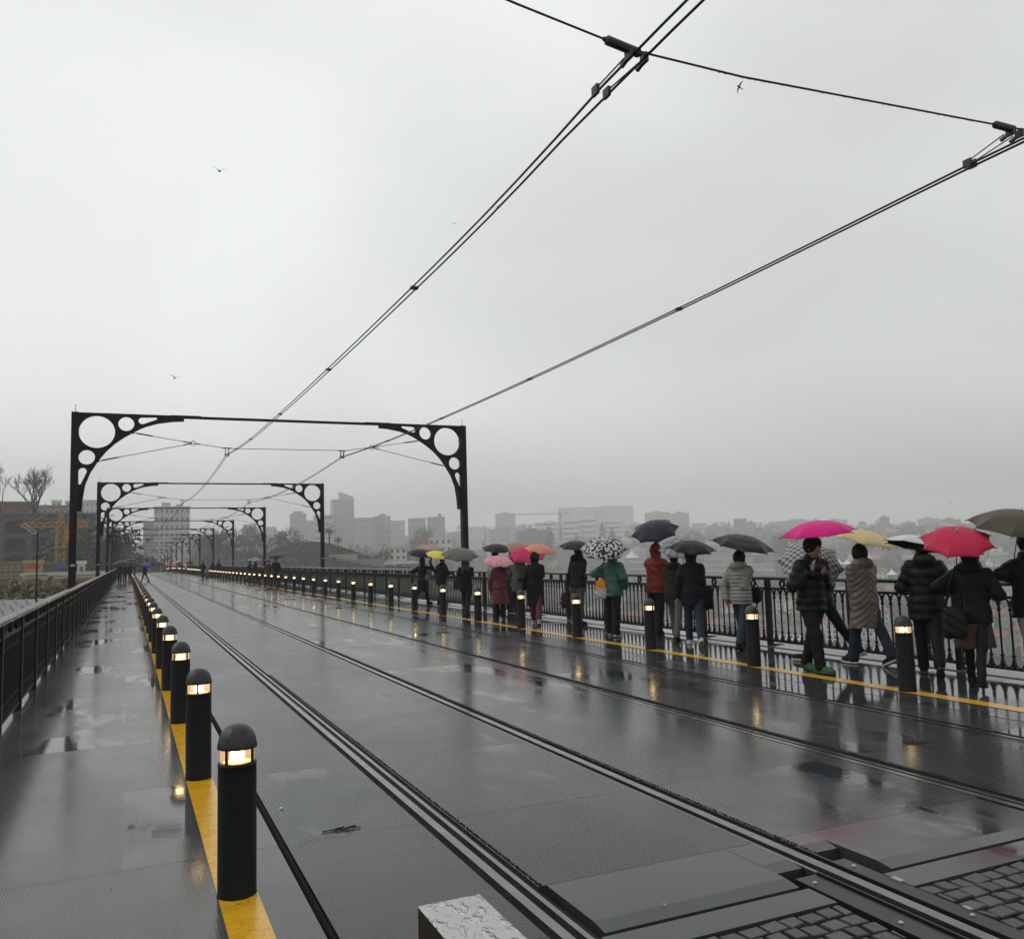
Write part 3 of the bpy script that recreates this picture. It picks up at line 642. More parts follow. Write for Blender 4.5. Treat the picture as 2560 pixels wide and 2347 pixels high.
# ------------------------------------------------------------------ bodies and clothes as smooth implicit surfaces
class Grid:
    def __init__(s, lo, hi, h):
        s.lo = np.array(lo, np.float32); s.h = h; n = np.ceil((np.array(hi)-np.array(lo))/h).astype(int)+1
        ax = [s.lo[i]+h*np.arange(n[i], dtype=np.float32) for i in range(3)]
        s.X, s.Y, s.Z = np.meshgrid(*ax, indexing='ij'); s.F = np.full(s.X.shape, 9., np.float32)
    def cone(s, a, b, r1, r2, sx=1., sy=1.):
        a, b = np.array(a, np.float32), np.array(b, np.float32); d = b-a; L2 = float(d@d)+1e-9
        t = np.clip(((s.X-a[0])*d[0]+(s.Y-a[1])*d[1]+(s.Z-a[2])*d[2])/L2, 0, 1)
        return np.sqrt(((s.X-a[0]-t*d[0])/sx)**2+((s.Y-a[1]-t*d[1])/sy)**2+(s.Z-a[2]-t*d[2])**2)-(r1+(r2-r1)*t)
    def ell(s, c, r):
        k = np.sqrt(((s.X-c[0])/r[0])**2+((s.Y-c[1])/r[1])**2+((s.Z-c[2])/r[2])**2); return (k-1)*min(r)
    def loft(s, prof, yo, tw=0.):
        """an upright body of elliptical sections: rows of (z, half width, half depth)"""
        z, a, b_ = np.array(prof, np.float32).T; zz = np.clip(s.Z, z[0], z[-1])
        A_, B_ = np.interp(zz, z, a), np.interp(zz, z, b_); y = s.Y-yo(s.Z)
        k = np.sqrt((s.X/A_)**2+(y/B_)**2); d = (k-1)*np.minimum(A_, B_)
        e_ = np.maximum(z[0]-s.Z, s.Z-z[-1]); return np.where(e_ > 0, np.maximum(d, e_), np.maximum(d, e_))
    def add(s, d, k=.03):
        h = np.clip(.5+.5*(d-s.F)/k, 0, 1); s.F = (d*(1-h)+s.F*h - k*h*(1-h)).astype(np.float32); return s
    def cut(s, d, k=.015):
        h = np.clip(.5-.5*(s.F+d)/k, 0, 1); s.F = (s.F*(1-h)-d*h + k*h*(1-h)).astype(np.float32); return s
    def mesh(s):
        F = s.F; F[0] = F[-1] = 1; F[:, 0] = F[:, -1] = 1; F[:, :, 0] = F[:, :, -1] = 1
        nx, ny, nz = F.shape; ins = F < 0
        c = [(i, j, k) for i in (0, 1) for j in (0, 1) for k in (0, 1)]
        sl = lambda A_, i, j, k: A_[i:nx-1+i, j:ny-1+j, k:nz-1+k]
        cnt = sum(sl(ins, *q).astype(np.int8) for q in c); act = (cnt > 0) & (cnt < 8)
        idx = np.full(act.shape, -1, np.int64); ii = np.argwhere(act); idx[act] = np.arange(len(ii))
        acc = np.zeros((len(ii), 3)); num = np.zeros(len(ii))
        for a in range(8):
            for b in range(a+1, 8):
                pa, pb = c[a], c[b]
                if sum(abs(pa[q]-pb[q]) for q in range(3)) != 1: continue
                fa = F[ii[:, 0]+pa[0], ii[:, 1]+pa[1], ii[:, 2]+pa[2]]; fb = F[ii[:, 0]+pb[0], ii[:, 1]+pb[1], ii[:, 2]+pb[2]]
                m = (fa < 0) != (fb < 0); t = np.where(m, fa/(fa-fb+1e-12), 0)
                for q in range(3): acc[:, q] += np.where(m, pa[q]+t*(pb[q]-pa[q]), 0)
                num += m
        V = s.lo + s.h*(ii+acc/num[:, None]); Q = []
        for ax in range(3):
            o = [q for q in range(3) if q != ax]; d = [0, 0, 0]; d[ax] = 1
            A0 = ins[:nx-d[0], :ny-d[1], :nz-d[2]]; B0 = ins[d[0]:, d[1]:, d[2]:]
            e_ = np.argwhere(A0 != B0)
            if not len(e_): continue
            fl = A0[e_[:, 0], e_[:, 1], e_[:, 2]]
            def cell(da, db):
                p = e_.copy(); p[:, o[0]] -= da; p[:, o[1]] -= db; return idx[p[:, 0], p[:, 1], p[:, 2]]
            q = np.stack([cell(1, 1), cell(0, 1), cell(0, 0), cell(1, 0)], 1)
            if ax == 1: fl = ~fl
            q[~fl] = q[~fl][:, ::-1]; Q.append(q)
        return V, np.concatenate(Q)
def rotv(v, ax, ang): return np.array(Matrix.Rotation(ang, 3, Vector(ax)) @ Vector(v))
def ik(sh, wr, l1, l2, hint):
    sh, wr = np.array(sh, float), np.array(wr, float); d = wr-sh; L_ = np.linalg.norm(d)
    if L_ > (l1+l2)*.995: wr = sh+d/L_*(l1+l2)*.995; d = wr-sh; L_ = np.linalg.norm(d)
    u = d/L_; a = (l1*l1-l2*l2+L_*L_)/(2*L_); h_ = math.sqrt(max(0, l1*l1-a*a)); n = np.array(hint, float); n -= u*(n@u); n /= np.linalg.norm(n)+1e-9
    return sh+u*a+n*h_, wr
def fabric(name, color, rough=.6, wale=0., sheen=0.):
    if name in _mc: return _mc[name]
    t = NT(name); n1 = t.noise(5, 4, .6); n2 = t.noise(120, 2, .6)
    c = t.mix(n1, tuple(q*.75 for q in color), tuple(min(1, q*1.25) for q in color)); c = t.mix(t.math('MULTIPLY', n2, .3), c, tuple(q*.6 for q in color))
    _mc[name] = t.pbr(c, t.math('MULTIPLY_ADD', n1, .2, rough-.1), 0., t.bump(t.math('ADD', n2, t.math('MULTIPLY', t.noise(16, 4, .6), 1.5)), .22, .006), .12 if max(color) < .03 else .3); return _mc[name]
M_skin = fabric('skin', (.30, .165, .115), .5); M_black = fabric('black_cloth', (.009, .009, .010), .55); M_sole = fabric('pale_sole', (.55, .55, .53), .5)
M_hair = fabric('dark_hair', (.010, .007, .006), .45); M_denim = fabric('blue_denim', (.020, .030, .048), .75); M_dk = fabric('dark_sole', (.012, .012, .012), .5)
TORSO = [(.80, .165, .115), (.92, .165, .112), (1.03, .145, .10), (1.12, .148, .103), (1.25, .172, .115), (1.34, .176, .108), (1.40, .13, .09), (1.45, .07, .065), (1.50, .058, .06)]
def person(pos, head, label, H=1.70, legs=((12, 4, 0), (-14, 10, 15)), lean=4, hands=(None, None), hold=(False, False), coat=None, trousers=None, skirt=None,
           shoe=None, hair='short', hairc=None, hood=None, hat=None, headturn=0, nod=0, face=False, res=.0125, stance=.075, group='people with umbrellas on the bridge', shw=.158):
    """pos: feet (x, y); head: compass bearing faced, 0 = along the bridge, 90 = toward the right parapet.
    legs: (swing forward, knee bend, heel lift) left then right; hands: wrist targets in the body's own frame (x right, y ahead, z up)"""
    s = H/1.70; fr = math.radians
    root = empty('person', (pos[0], pos[1], dz(pos[1])+.002+(.0 if pos[0] < 9.6 else .012)), -fr(head)); root.scale = (s, s, s); tag(root, label, 'person', group)
    # skeleton
    J = []; low = 9
    for i, (sw, kb, hl) in enumerate(legs):
        x = -.085 if i == 0 else .085; xs = -stance if i == 0 else stance
        hip = np.array([x, 0, 0]); a = fr(sw); kn = hip+.43*np.array([(xs-x)*.5/.43, math.sin(a), -math.cos(a)])
        a2 = a-fr(kb); an = kn+.42*np.array([(xs-x)*.5/.42, math.sin(a2), -math.cos(a2)])
        J.append([hip, kn, an, hl]); low = min(low, an[2]-.075-(.10*math.sin(fr(hl)) if hl > 0 else 0)*0)
    hz_ = -low
    for j in J:
        for q in range(3): j[q] = j[q]+np.array([0, 0, hz_])
    ln = math.tan(fr(lean)); z0 = hz_-.02; yo = lambda z: np.maximum(0, z-z0)*ln
    dzb = hz_-.925
    shz = 1.365+dzb; sh = [np.array([-shw, yo(shz), shz]), np.array([shw, yo(shz), shz])]
    hc = np.array([0, yo(1.50+dzb)+.02+.05*math.sin(fr(nod)), 1.585+dzb-.02*math.sin(fr(nod))])
    E_ = []; Wr = []
    for i in range(2):
        sx = -1 if i == 0 else 1
        tgt = hands[i] if hands[i] is not None else (sx*.26, yo(.85)+.05, .845+dzb)
        el, wr = ik(sh[i], tgt, .285, .255, (sx*.55, -.35, -.9)); E_.append(el); Wr.append(wr)
    def yo_(z): return np.maximum(0, z-z0)*ln
    # ---- body: one continuous skin
    top = hc[2]+.16; xs_ = [w_[0] for w_ in Wr]+[e_[0] for e_ in E_]+[-.3, .3]; ys_ = [w_[1] for w_ in Wr]+[e_[1] for e_ in E_]+[j[2][1] for j in J]+[j[1][1] for j in J]
    lo = (min(xs_)-.12, min(ys_)-.22, -.02); hi = (max(xs_)+.12, max(ys_)+.22, top+.05)
    g = Grid(lo, hi, res*1.05)
    prof = [(z+dzb, a*.9, b_*.9) for z, a, b_ in TORSO]
    g.add(g.loft(prof, yo_), .02); ct = math.cos(fr(headturn)); stn = math.sin(fr(headturn)); fw = np.array([stn, ct, 0]); rt = np.array([ct, -stn, 0])
    g.add(g.cone((0, yo(1.40+dzb), 1.40+dzb), hc+np.array([0, -.01, -.07]), .058, .052), .03)
    g.add(g.ell(hc+fw*-.008+np.array([0, 0, .02]), (.076, .093, .108)), .03); g.add(g.ell(hc+fw*.028+np.array([0, 0, -.055]), (.055, .062, .068)), .035)
    if face or res < .014:
        g.add(g.cone(hc+fw*.085+np.array([0, 0, .005]), hc+fw*.104+np.array([0, 0, -.032]), .009, .014), .012)
        for sg in (-1, 1):
            g.cut(g.ell(hc+fw*.092+rt*sg*.032+np.array([0, 0, .012]), (.017, .017, .011)), .012); g.add(g.ell(hc+rt*sg*.079-fw*.004+np.array([0, 0, -.008]), (.012, .020, .030)), .01)
        g.add(g.ell(hc+fw*.080+np.array([0, 0, -.060]), (.024, .014, .010)), .012); g.cut(g.ell(hc+fw*.094+np.array([0, 0, -.060]), (.022, .010, .0025)), .003)
    for i in range(2):
        d = Wr[i]-E_[i]; d /= np.linalg.norm(d)
        g.add(g.cone(sh[i], E_[i], .046, .036), .03); g.add(g.cone(E_[i], Wr[i], .036, .026), .02); g.add(g.cone(Wr[i], Wr[i]+d*.065, .026, .030, 1, 1), .015)
        hip, kn, an, hl = J[i]; g.add(g.cone(hip, kn, .058, .040), .04); g.add(g.cone(kn, an, .040, .030), .02)
    V, Q = g.mesh(); nv = len(V); V = list(map(tuple, V)); Q = [tuple(q) for q in Q]
    fm = MB(); fm.v = V; fm.f = Q; fm.m = [0]*len(Q)
    for i in range(2):                                   # five fingers, bent and unequal, closing on what is held
        sx = -1 if i == 0 else 1; d = Wr[i]-E_[i]; d /= np.linalg.norm(d); side = np.cross(d, (0, 0, 1.)) if abs(d[2]) < .9 else np.array([0, 1., 0]); side /= np.linalg.norm(side)
        nrm = np.cross(side, d); nrm = -nrm if hold[i] is False else nrm; base = Wr[i]+d*.075
        for k, (off, l_) in enumerate(((-.026, .066), (-.009, .076), (.009, .071), (.026, .056))):
            p = base+side*off; P = [p-d*.03, p]; ang = .22 if not hold[i] else .75; dd = d.copy()
            for seg, f in enumerate((.42, .32, .26)):
                dd = rotv(dd, side, (-1 if hold[i] is False else 1)*ang*(1+.12*k)); p = p+dd*l_*f; P.append(p)
            fm.tube(P, [.0095, .0095, .009, .008, .006], 6)
        p = Wr[i]+d*.02-side*.024; P = [p, p-side*.022+d*.022, p-side*.024+d*.046+nrm*.014, p-side*.012+d*.062+nrm*.024]; fm.tube(P, [.011, .0105, .0095, .007], 6)
    o = fm.build('body', M_skin, root, smooth=True)
    # ---- clothes
    rgp = random.Random(zlib.crc32(label.encode())); ph = [rgp.uniform(0, 6) for _ in range(4)]
    def wrinkle(g, amp=.0045):
        g.F += amp*(np.sin(27*g.X+19*g.Z+ph[0])*np.sin(31*g.Y-14*g.Z+ph[1])+.6*np.sin(44*g.Z+15*g.X+ph[2])*np.sin(20*g.X+ph[3])).astype(np.float32)
    if coat:
        hem = coat['hem']+dzb; th = coat.get('thick', .0); fl_ = coat.get('flare', .0); cut_ = coat.get('slim', 0)
        P0 = [(.80, .185, .132), (.92, .188, .135), (1.03, .172, .122), (1.12, .170, .120), (1.25, .186, .128), (1.33, .186, .122), (1.395, .135, .098), (1.45, .082, .08), (1.485, .068, .07)]
        P0 = [(z+dzb, a+th, b_+th) for z, a, b_ in P0 if z+dzb > hem+.04]
        zb, ab, bb = P0[0]; P0 = [(hem, ab+fl_*(zb-hem), bb+fl_*.8*(zb-hem))]+P0
        sl = coat.get('sleeve', .0)
        lo = (min(xs_)-.14, min(min(ys_), 0)-.26, hem-.03); hi = (max(xs_)+.14, max(max(w_[1] for w_ in Wr), .2)+.2, top+.06)
        g = Grid(lo, hi, res); g.add(g.loft(P0, yo_), .02)
        tz = g.Z
        if coat.get('puff'):                                  # quilted tubes, level or in chevrons
            pitch = coat['puff']; zz = tz+(abs(g.X)*coat.get('chevron', 0.)); g.F -= (.013*np.abs(np.sin(PI*zz/pitch))-.006).astype(np.float32)
        for i in range(2):
            d = Wr[i]-E_[i]; cu = Wr[i]-d/np.linalg.norm(d)*.012
            if coat.get('puff'):
                for a, b_, r1, r2 in ((sh[i]+np.array([0, 0, -.01]), E_[i], .078+sl, .062+sl), (E_[i], cu, .062+sl, .047+sl)):
                    a_, d_ = np.array(a), np.array(b_)-np.array(a); t = ((g.X-a_[0])*d_[0]+(g.Y-a_[1])*d_[1]+(g.Z-a_[2])*d_[2])/np.linalg.norm(d_)
                    g.add(g.cone(a, b_, r1, r2)-(.011*np.abs(np.sin(PI*t/coat['puff']))-.004), .02)
            else:
                g.add(g.cone(sh[i]+np.array([0, 0, -.01]), E_[i], .074+sl, .060+sl), .035); g.add(g.cone(E_[i], cu, .058+sl, .046+sl), .02)
        if hood == 'down': g.add(g.ell((0, yo(1.42+dzb)-.085, 1.445+dzb), (.135, .10, .085)), .04); g.add(g.cone((-.06, yo(1.45+dzb)+.01, 1.46+dzb), (.06, yo(1.45+dzb)+.01, 1.46+dzb), .062, .062), .04)
        elif hood == 'up':
            g.add(g.ell(hc+np.array([0, -.015, .012]), (.108, .125, .145)), .05); g.cut(g.ell(hc+fw*.13+np.array([0, 0, -.01]), (.072, .085, .10)), .02)
        else: g.add(g.cone((-.035, yo(1.46+dzb), 1.462+dzb), (.035, yo(1.46+dzb), 1.462+dzb), .052, .052), .03)
        g.cut(g.cone(hc+np.array([0, 0, -.2]), hc+np.array([0, 0, -.02]), .055, .06), .01) if hood != 'up' else None
        wrinkle(g, coat.get('wr', .005))
        # hem is open below
        if coat.get('open', True): g.cut(g.ell((0, 0, hem-.05), (ab+fl_*(zb-hem)-.02, bb+fl_*.8*(zb-hem)-.02, .10)), .006)
        V, Q = g.mesh(); c = link('coat', np_mesh('coat', V, Q, coat['mat']), root)
    def legs_mesh(nm, mat_, r, flare=0., zmin=.055):
        lo = (-.32, min(ys_)-.2, 0); hi = (.32, max(j[2][1] for j in J+[[0, 0, np.zeros(3)]])+.24, hz_+.14); hi = (hi[0], max(hi[1], .26), hi[2]); g = Grid(lo, hi, res)
        g.add(g.ell((0, 0, hz_), (.172, .128, .14)), .02)
        for i in range(2):
            hip, kn, an, hl = J[i]; d = (an-kn)/np.linalg.norm(an-kn); e_ = kn+d*(.42-zmin+.03)
            g.add(g.cone(hip+np.array([0, 0, -.02]), kn, .098*r, .070*r), .05); g.add(g.cone(kn, e_, .070*r, (.052+flare)*r), .03)
        wrinkle(g, .0055); V, Q = g.mesh(); link(nm, np_mesh(nm, V, Q, mat_), root)
    if trousers: legs_mesh('trousers', trousers['mat'], trousers.get('r', 1.), trousers.get('flare', .008), trousers.get('short', .05))
    if skirt:
        zh = skirt['hem']+dzb; g = Grid((-.36, -.34, zh-.03), (.36, .36, hz_+.1), res)
        g.add(g.loft([(zh, .222, .208), (zh+.2, .20, .17), (hz_+.02, .165, .12)], lambda z: 0*z+.01), .02)
        g.F += (.010*np.sin(g.X*42+ph[0])*np.clip((hz_-g.Z)*2, 0, 1)).astype(np.float32); g.cut(g.ell((0, .01, zh-.05), (.195, .18, .1)), .006)
        V, Q = g.mesh(); link('skirt', np_mesh('skirt', V, Q, skirt['mat']), root)
    shoe = shoe or dict(mat=M_black)
    for i in range(2):
        hip, kn, an, hl = J[i]; hl = fr(hl); g = Grid((-.075, -.11, -.035), (.075, .21, .15), res*.75)
        g.add(g.ell((0, .075, .022), (.045, .125, .055)), .02); g.add(g.ell((0, -.035, .035), (.037, .055, .062)), .03); g.add(g.cone((0, -.03, .05), (0, -.03, .10), .043, .046), .03)
        if shoe.get('boot'): g.add(g.cone((0, -.03, .05), (0, -.03, .14), .046, .050), .03)
        so = g.ell((0, .05, -.012), (.050, .155, .05)); so = np.maximum(so, g.Z-.006); g.add(so, .004); g.cut(g.Z+.024, .003)
        V, Q = g.mesh(); zc = V[Q].mean(1)[:, 2]; mi = (zc < .004).astype(int)
        R_ = np.array(Matrix.Rotation(-hl, 3, 'X')); V = (V-np.array([0, .11, -.024]))@R_.T+np.array([0, .11, -.024]) if hl else V
        off = an+np.array([0, 0, -.05])
        if hl: off = off-((np.array([0, -.03, .035])-np.array([0, .11, -.024]))@R_.T+np.array([0, .11, -.024])-np.array([0, -.03, .035]))
        link('shoe', np_mesh('shoe', V+off+np.array([0, .03, 0]), Q, [shoe['mat'], shoe.get('sole', M_dk)], midx=mi), root)
    hm = hairc or M_hair
    if hair and hood != 'up':
        g = Grid(hc-np.array([.17, .19, .50 if hair == 'long' else .26]), hc+np.array([.17, .19, .19]), res*.8)
        g.add(g.ell(hc+fw*-.012+np.array([0, 0, .026]), (.090, .108, .118)), .02)
        if hair == 'bob': g.add(g.cone(hc-fw*.03+np.array([0, 0, .0]), hc-fw*.02+np.array([0, 0, -.10]), .096, .086), .04)
        if hair == 'long':
            for x in (-.05, 0, .05): g.add(g.cone(hc-fw*.05+rt*x, hc-fw*.105+rt*x*1.5+np.array([0, 0, -.33]), .062, .045), .03)
        if hair == 'thick': g.add(g.ell(hc+fw*.01+np.array([0, 0, .055]), (.098, .112, .095)), .03)
        g.cut(g.ell(hc+fw*.12+np.array([0, 0, -.035]), (.080, .080, .075)), .015)
        if hair in ('short', 'thick'): g.cut(g.ell(hc+fw*.05+np.array([0, 0, -.16]), (.13, .16, .10)), .02)
        g.F += (.005*np.sin(np.arctan2(g.X-hc[0], g.Y-hc[1])*26+g.Z*20)).astype(np.float32)
        V, Q = g.mesh(); link('hair', np_mesh('hair', V, Q, hm), root)
    if hat:
        mb = MB(); T = Matrix.Translation(Vector(hc)+Vector((0, -.01, .0)))
        if hat['kind'] == 'bucket': mb.lathe([(.155, .005), (.158, .012), (.105, .062), (.100, .07), (.098, .12), (.085, .142), (.05, .150), (0, .150)], 24, (0, 0, 0), T)
        if hat['kind'] == 'beret': mb.lathe([(.088, .05), (.135, .075), (.14, .095), (.10, .130), (.04, .142), (0, .142)], 22, (0, 0, 0), T@Matrix.Rotation(.2, 4, 'Y'))
        if hat['kind'] == 'beanie': mb.lathe([(.098, .02), (.101, .03), (.098, .075), (.085, .115), (.05, .145), (0, .152)], 22, (0, 0, 0), T)
        mb.build('hat', hat['mat'], root, smooth=True)
    root['_wrists'] = [float(v) for v in np.concatenate(Wr)]
    return root
def world_pt(root, p):
    c, s_ = math.cos(root.rotation_euler.z), math.sin(root.rotation_euler.z); k = root.scale[0]
    return Vector((root.location.x+k*(p[0]*c-p[1]*s_), root.location.y+k*(p[0]*s_+p[1]*c), root.location.z+k*p[2]))
def to_local(pos, head, H, P):
    s = H/1.70; a = math.radians(head); dx, dy = P[0]-pos[0], P[1]-pos[1]
    return np.array([dx*math.cos(a)-dy*math.sin(a), dx*math.sin(a)+dy*math.cos(a), P[2]-dz(pos[1])])/s
# ------------------------------------------------------------------ umbrellas
def umb_mat(name, color, pattern=None, trans=.15):
    t = NT(name); co = t.obj(); base = color
    if pattern == 'dots':
        v = t.n('ShaderNodeTexVoronoi', i_Scale=11., i_Vector=co, i_Randomness=.4); c = t.mix(t.math('LESS_THAN', v.outputs['Distance'], .17), color, (.55, .56, .62))
        z = t.n('ShaderNodeSeparateXYZ', i_Vector=co).outputs[2]; c = t.mix(t.math('LESS_THAN', z, -.13), color, c)
    elif pattern == 'leaf':
        v = t.n('ShaderNodeTexVoronoi', i_Scale=17., i_Vector=co, feature='F1'); n = t.noise(30, 3, .6)
        f = t.math('LESS_THAN', t.math('ADD', v.outputs['Distance'], t.math('MULTIPLY', n, .6)), .80); c = t.mix(f, (.50, .50, .49), (.010, .010, .011))
    elif pattern == 'floral':
        v = t.n('ShaderNodeTexVoronoi', i_Scale=15., i_Vector=co); n = t.noise(22, 3, .6)
        f = t.math('LESS_THAN', t.math('ADD', v.outputs['Distance'], t.math('MULTIPLY', n, .5)), .52); c = t.mix(f, (.62, .30, .33), (.45, .05, .10))
    elif pattern == 'plaid':
        sp = t.n('ShaderNodeSeparateXYZ', i_Vector=co); fs = []
        for k in (0, 1):
            fr_ = t.math('FRACT', t.math('MULTIPLY', sp.outputs[k], 15.)); fs.append(t.math('LESS_THAN', fr_, .55)); 
            fr2 = t.math('FRACT', t.math('MULTIPLY', sp.outputs[k], 45.)); fs.append(t.math('LESS_THAN', fr2, .25))
        a = t.math('ADD', t.math('MULTIPLY', t.math('ADD', fs[0], fs[2]), .38), t.math('MULTIPLY', t.math('ADD', fs[1], fs[3]), .12))
        c = t.mix(a, (.50, .50, .51), (.015, .016, .02))
    elif pattern == 'check':
        sp = t.n('ShaderNodeSeparateXYZ', i_Vector=co); fs = []
        for k, q in ((0, 7.), (1, 7.)):
            fr_ = t.math('FRACT', t.math('MULTIPLY', sp.outputs[k], q)); fs.append(t.math('LESS_THAN', fr_, .35)); fs.append(t.math('LESS_THAN', t.math('FRACT', t.math('MULTIPLY', sp.outputs[k], q*4)), .3))
        a = t.math('ADD', t.math('MULTIPLY', t.math('ADD', fs[0], fs[2]), .42), t.math('MULTIPLY', t.math('ADD', fs[1], fs[3]), .18)); c = t.mix(a, (.36, .37, .40), (.05, .055, .07))
    elif pattern == 'rings':
        sp = t.n('ShaderNodeSeparateXYZ', i_Vector=co); r = t.math('SQRT', t.math('ADD', t.math('POWER', sp.outputs[0], 2.), t.math('POWER', sp.outputs[1], 2.)))
        fr_ = t.math('FRACT', t.math('MULTIPLY', r, 6.5)); c = t.mix(t.math('LESS_THAN', fr_, .5), color, tuple(q*2.4 for q in color))
    else: c = t.mix(t.noise(3, 4), tuple(q*.85 for q in color), tuple(min(1, q*1.12) for q in color))
    p = t.n('ShaderNodeBsdfPrincipled'); t.set(p, 'Roughness', .42); t.set(p, 'Specular IOR Level', .2)
    t.set(p, 'Base Color', (*c, 1) if isinstance(c, tuple) else c); t.set(p, 'Normal', t.bump(t.noise(8, 4, .6), .3, .012))
    tr = t.n('ShaderNodeBsdfTranslucent'); t.set(tr, '0', (*c, 1) if isinstance(c, tuple) else c)
    m_ = t.n('ShaderNodeMixShader'); m_.inputs[0].default_value = trans; t.t.links.new(p.outputs[0], m_.inputs[1]); t.t.links.new(tr.outputs[0], m_.inputs[2]); t.t.links.new(m_.outputs[0], t.out.inputs[0]); return t.m
M_shaft = plain('dark_shaft', (.015, .015, .016), .3, .2, 10, .5); M_tip = plain('bright_tip', (.55, .55, .55), .3, .1, 10, .6)
def umbrella(apex, R, axis, label, mat_, inner=None, n=8, rise=.30, grip=.72, strap=False, lod=1):
    """apex: world point of the canopy's top; axis: unit vector up the shaft"""
    r = empty('umbrella', apex); ax = Vector(axis).normalized(); q = Vector((0, 0, 1)).rotation_difference(ax); r.rotation_mode = 'QUATERNION'; r.rotation_quaternion = q @ Matrix.Rotation(random.uniform(0, .7), 3, 'Z').to_quaternion()
    tag(r, label, 'umbrella', 'umbrellas held up in the rain')
    nr, na = (9, 6) if lod else (5, 3); V = []; NA = n*na
    for lay in (0, 1):
        for i in range(nr+1):
            t = i/nr
            for k in range(NA):
                seg, f = divmod(k, na); f /= na; th = 2*PI*k/NA; half = PI/n; dth = (f-.5)*2*half
                flat = math.cos(half)/math.cos(dth); e_ = 1-(2*f-1)**2
                rr = R*t*((1-t)+t*flat)*(1-.06*e_*t**3-.02*e_*t); z = -R*rise*2*(t**2.1)*.5*(1+.10*t*t) + .006*e_*math.sin(PI*t)
                z -= lay*.004*(1 if t > .02 else 1); V.append((rr*math.cos(th), rr*math.sin(th), z))
    F = []; m_ = []; off = (nr+1)*NA
    for lay in (0, 1):
        for i in range(nr):
            for k in range(NA):
                a = lay*off+i*NA+k; b = lay*off+i*NA+(k+1) % NA; qd = (a, a+NA, b+NA, b); F.append(qd if lay == 0 else qd[::-1]); m_.append(lay)
    for k in range(NA): a = nr*NA+k; b = nr*NA+(k+1) % NA; F.append((a, a+off, b+off, b)); m_.append(0)
    mb = MB(); mb.v = V; mb.f = F; mb.m = m_; c = mb.build('canopy', [mat_, inner or mat_], r, smooth=False)
    for pl in c.data.polygons: pl.use_smooth = True
    # keep the fold along each rib crisp
    me = c.data; NV = (nr+1)*NA; at_ = me.attributes.new('sharp_edge', 'BOOLEAN', 'EDGE'); ev = np.zeros(len(me.edges)*2, np.int32); me.edges.foreach_get('vertices', ev); ev = ev.reshape(-1, 2)
    sh_ = (ev[:, 0] % NA == ev[:, 1] % NA) & (ev[:, 0] % NA % na == 0) & (abs(ev[:, 0]-ev[:, 1]) == NA); at_.data.foreach_set('value', sh_)
    mb = MB(); mb.tube([(0, 0, .045), (0, 0, -grip+.08)], .0055, 6); mb.build('shaft', M_shaft, r)
    mb = MB(); mb.lathe([(.012, -.004), (.010, .018), (.005, .045), (0, .05)], 8); mb.build('tip', M_tip, r, smooth=True)
    mb = MB(); mb.tube([(0, 0, -grip+.09), (0, 0, -grip-.02), (.006, 0, -grip-.045)], [.013, .014, .010], 8); mb.build('handle', M_shaft, r)
    if lod:
        mb = MB()
        for k in range(n):
            th = 2*PI*k/n; P = [(R*t*math.cos(th), R*t*math.sin(th), -R*rise*(t**2.1)*(1+.10*t*t)-.010) for t in (.04, .3, .6, .85, 1.01)]; mb.tube(P, .0028, 4)
            mb.tube([P[2], (0, 0, -R*rise-.12)], .0022, 4); e_ = Vector(P[-1])+Vector((0, 0, .008)); mb.tube([e_*.985, e_*1.035], .0042, 5)
        mb.build('ribs', M_shaft, r)
    if strap:
        th = 0; mb = MB(); mb.box(R*.97, R*.985, -.008, .008, -R*rise*1.08-.13, -R*rise*1.06); mb.build('strap', mat_, r)
    return r
def hand_at(apex, axis, grip): return Vector(apex)-Vector(axis).normalized()*(grip-.03)
CAMR, CAMU, CAMA = Vector(_R), Vector(_U), Vector(_A)
def tilt(right, back):
    """shaft direction leaning by degrees toward picture right and toward the viewer"""
    v = Vector((0, 0, 1)) + Vector((_r[0], _r[1], 0))*math.tan(math.radians(right)) - Vector((math.sin(YAW), math.cos(YAW), 0))*math.tan(math.radians(back)); return v.normalized()
def dep(x, y): return x*_A[0]+y*_A[1]
# ------------------------------------------------------------------ the people in the rain
F_ = fabric
def feet(px, py): p = on_z(px, py); return (p.x, p.y)
def carry(pos, head, H, apx, w, tl, doff, label, mat_, hand, inner=None, strap=False, lod=1, lean=4, minR=0., shw=.158, rise=.30):
    """put an umbrella over a person and return it with the hand target on its shaft"""
    D = dep(*pos)+(doff if tl[1] < 10 or doff > .25 else -.006*tl[1]); ap = at(apx[0], apx[1], D); R = max(minR, w/2/FPX*D); ax = tilt(*tl)
    s = H/1.70; sx = 1 if hand == 'R' else -1
    best = None
    a = math.radians(head); c, s_ = math.cos(a), math.sin(a)
    shl = np.array([sx*shw, .03, 1.385]); want = shl+np.array([-sx*.06, .22, -.16])
    for gcm in range(30, 100):
        p = ap-ax*(gcm/100); l = to_local(pos, head, H, p); q = np.linalg.norm(l-want)+(max(0, np.linalg.norm(l-shl)-.53))*8
        if best is None or q < best[0]: best = (q, gcm/100, l)
    grip = best[1]; u = umbrella(ap, R, ax, label, mat_, inner, grip=grip+.03, strap=strap, lod=lod, rise=rise); return u, best[2]
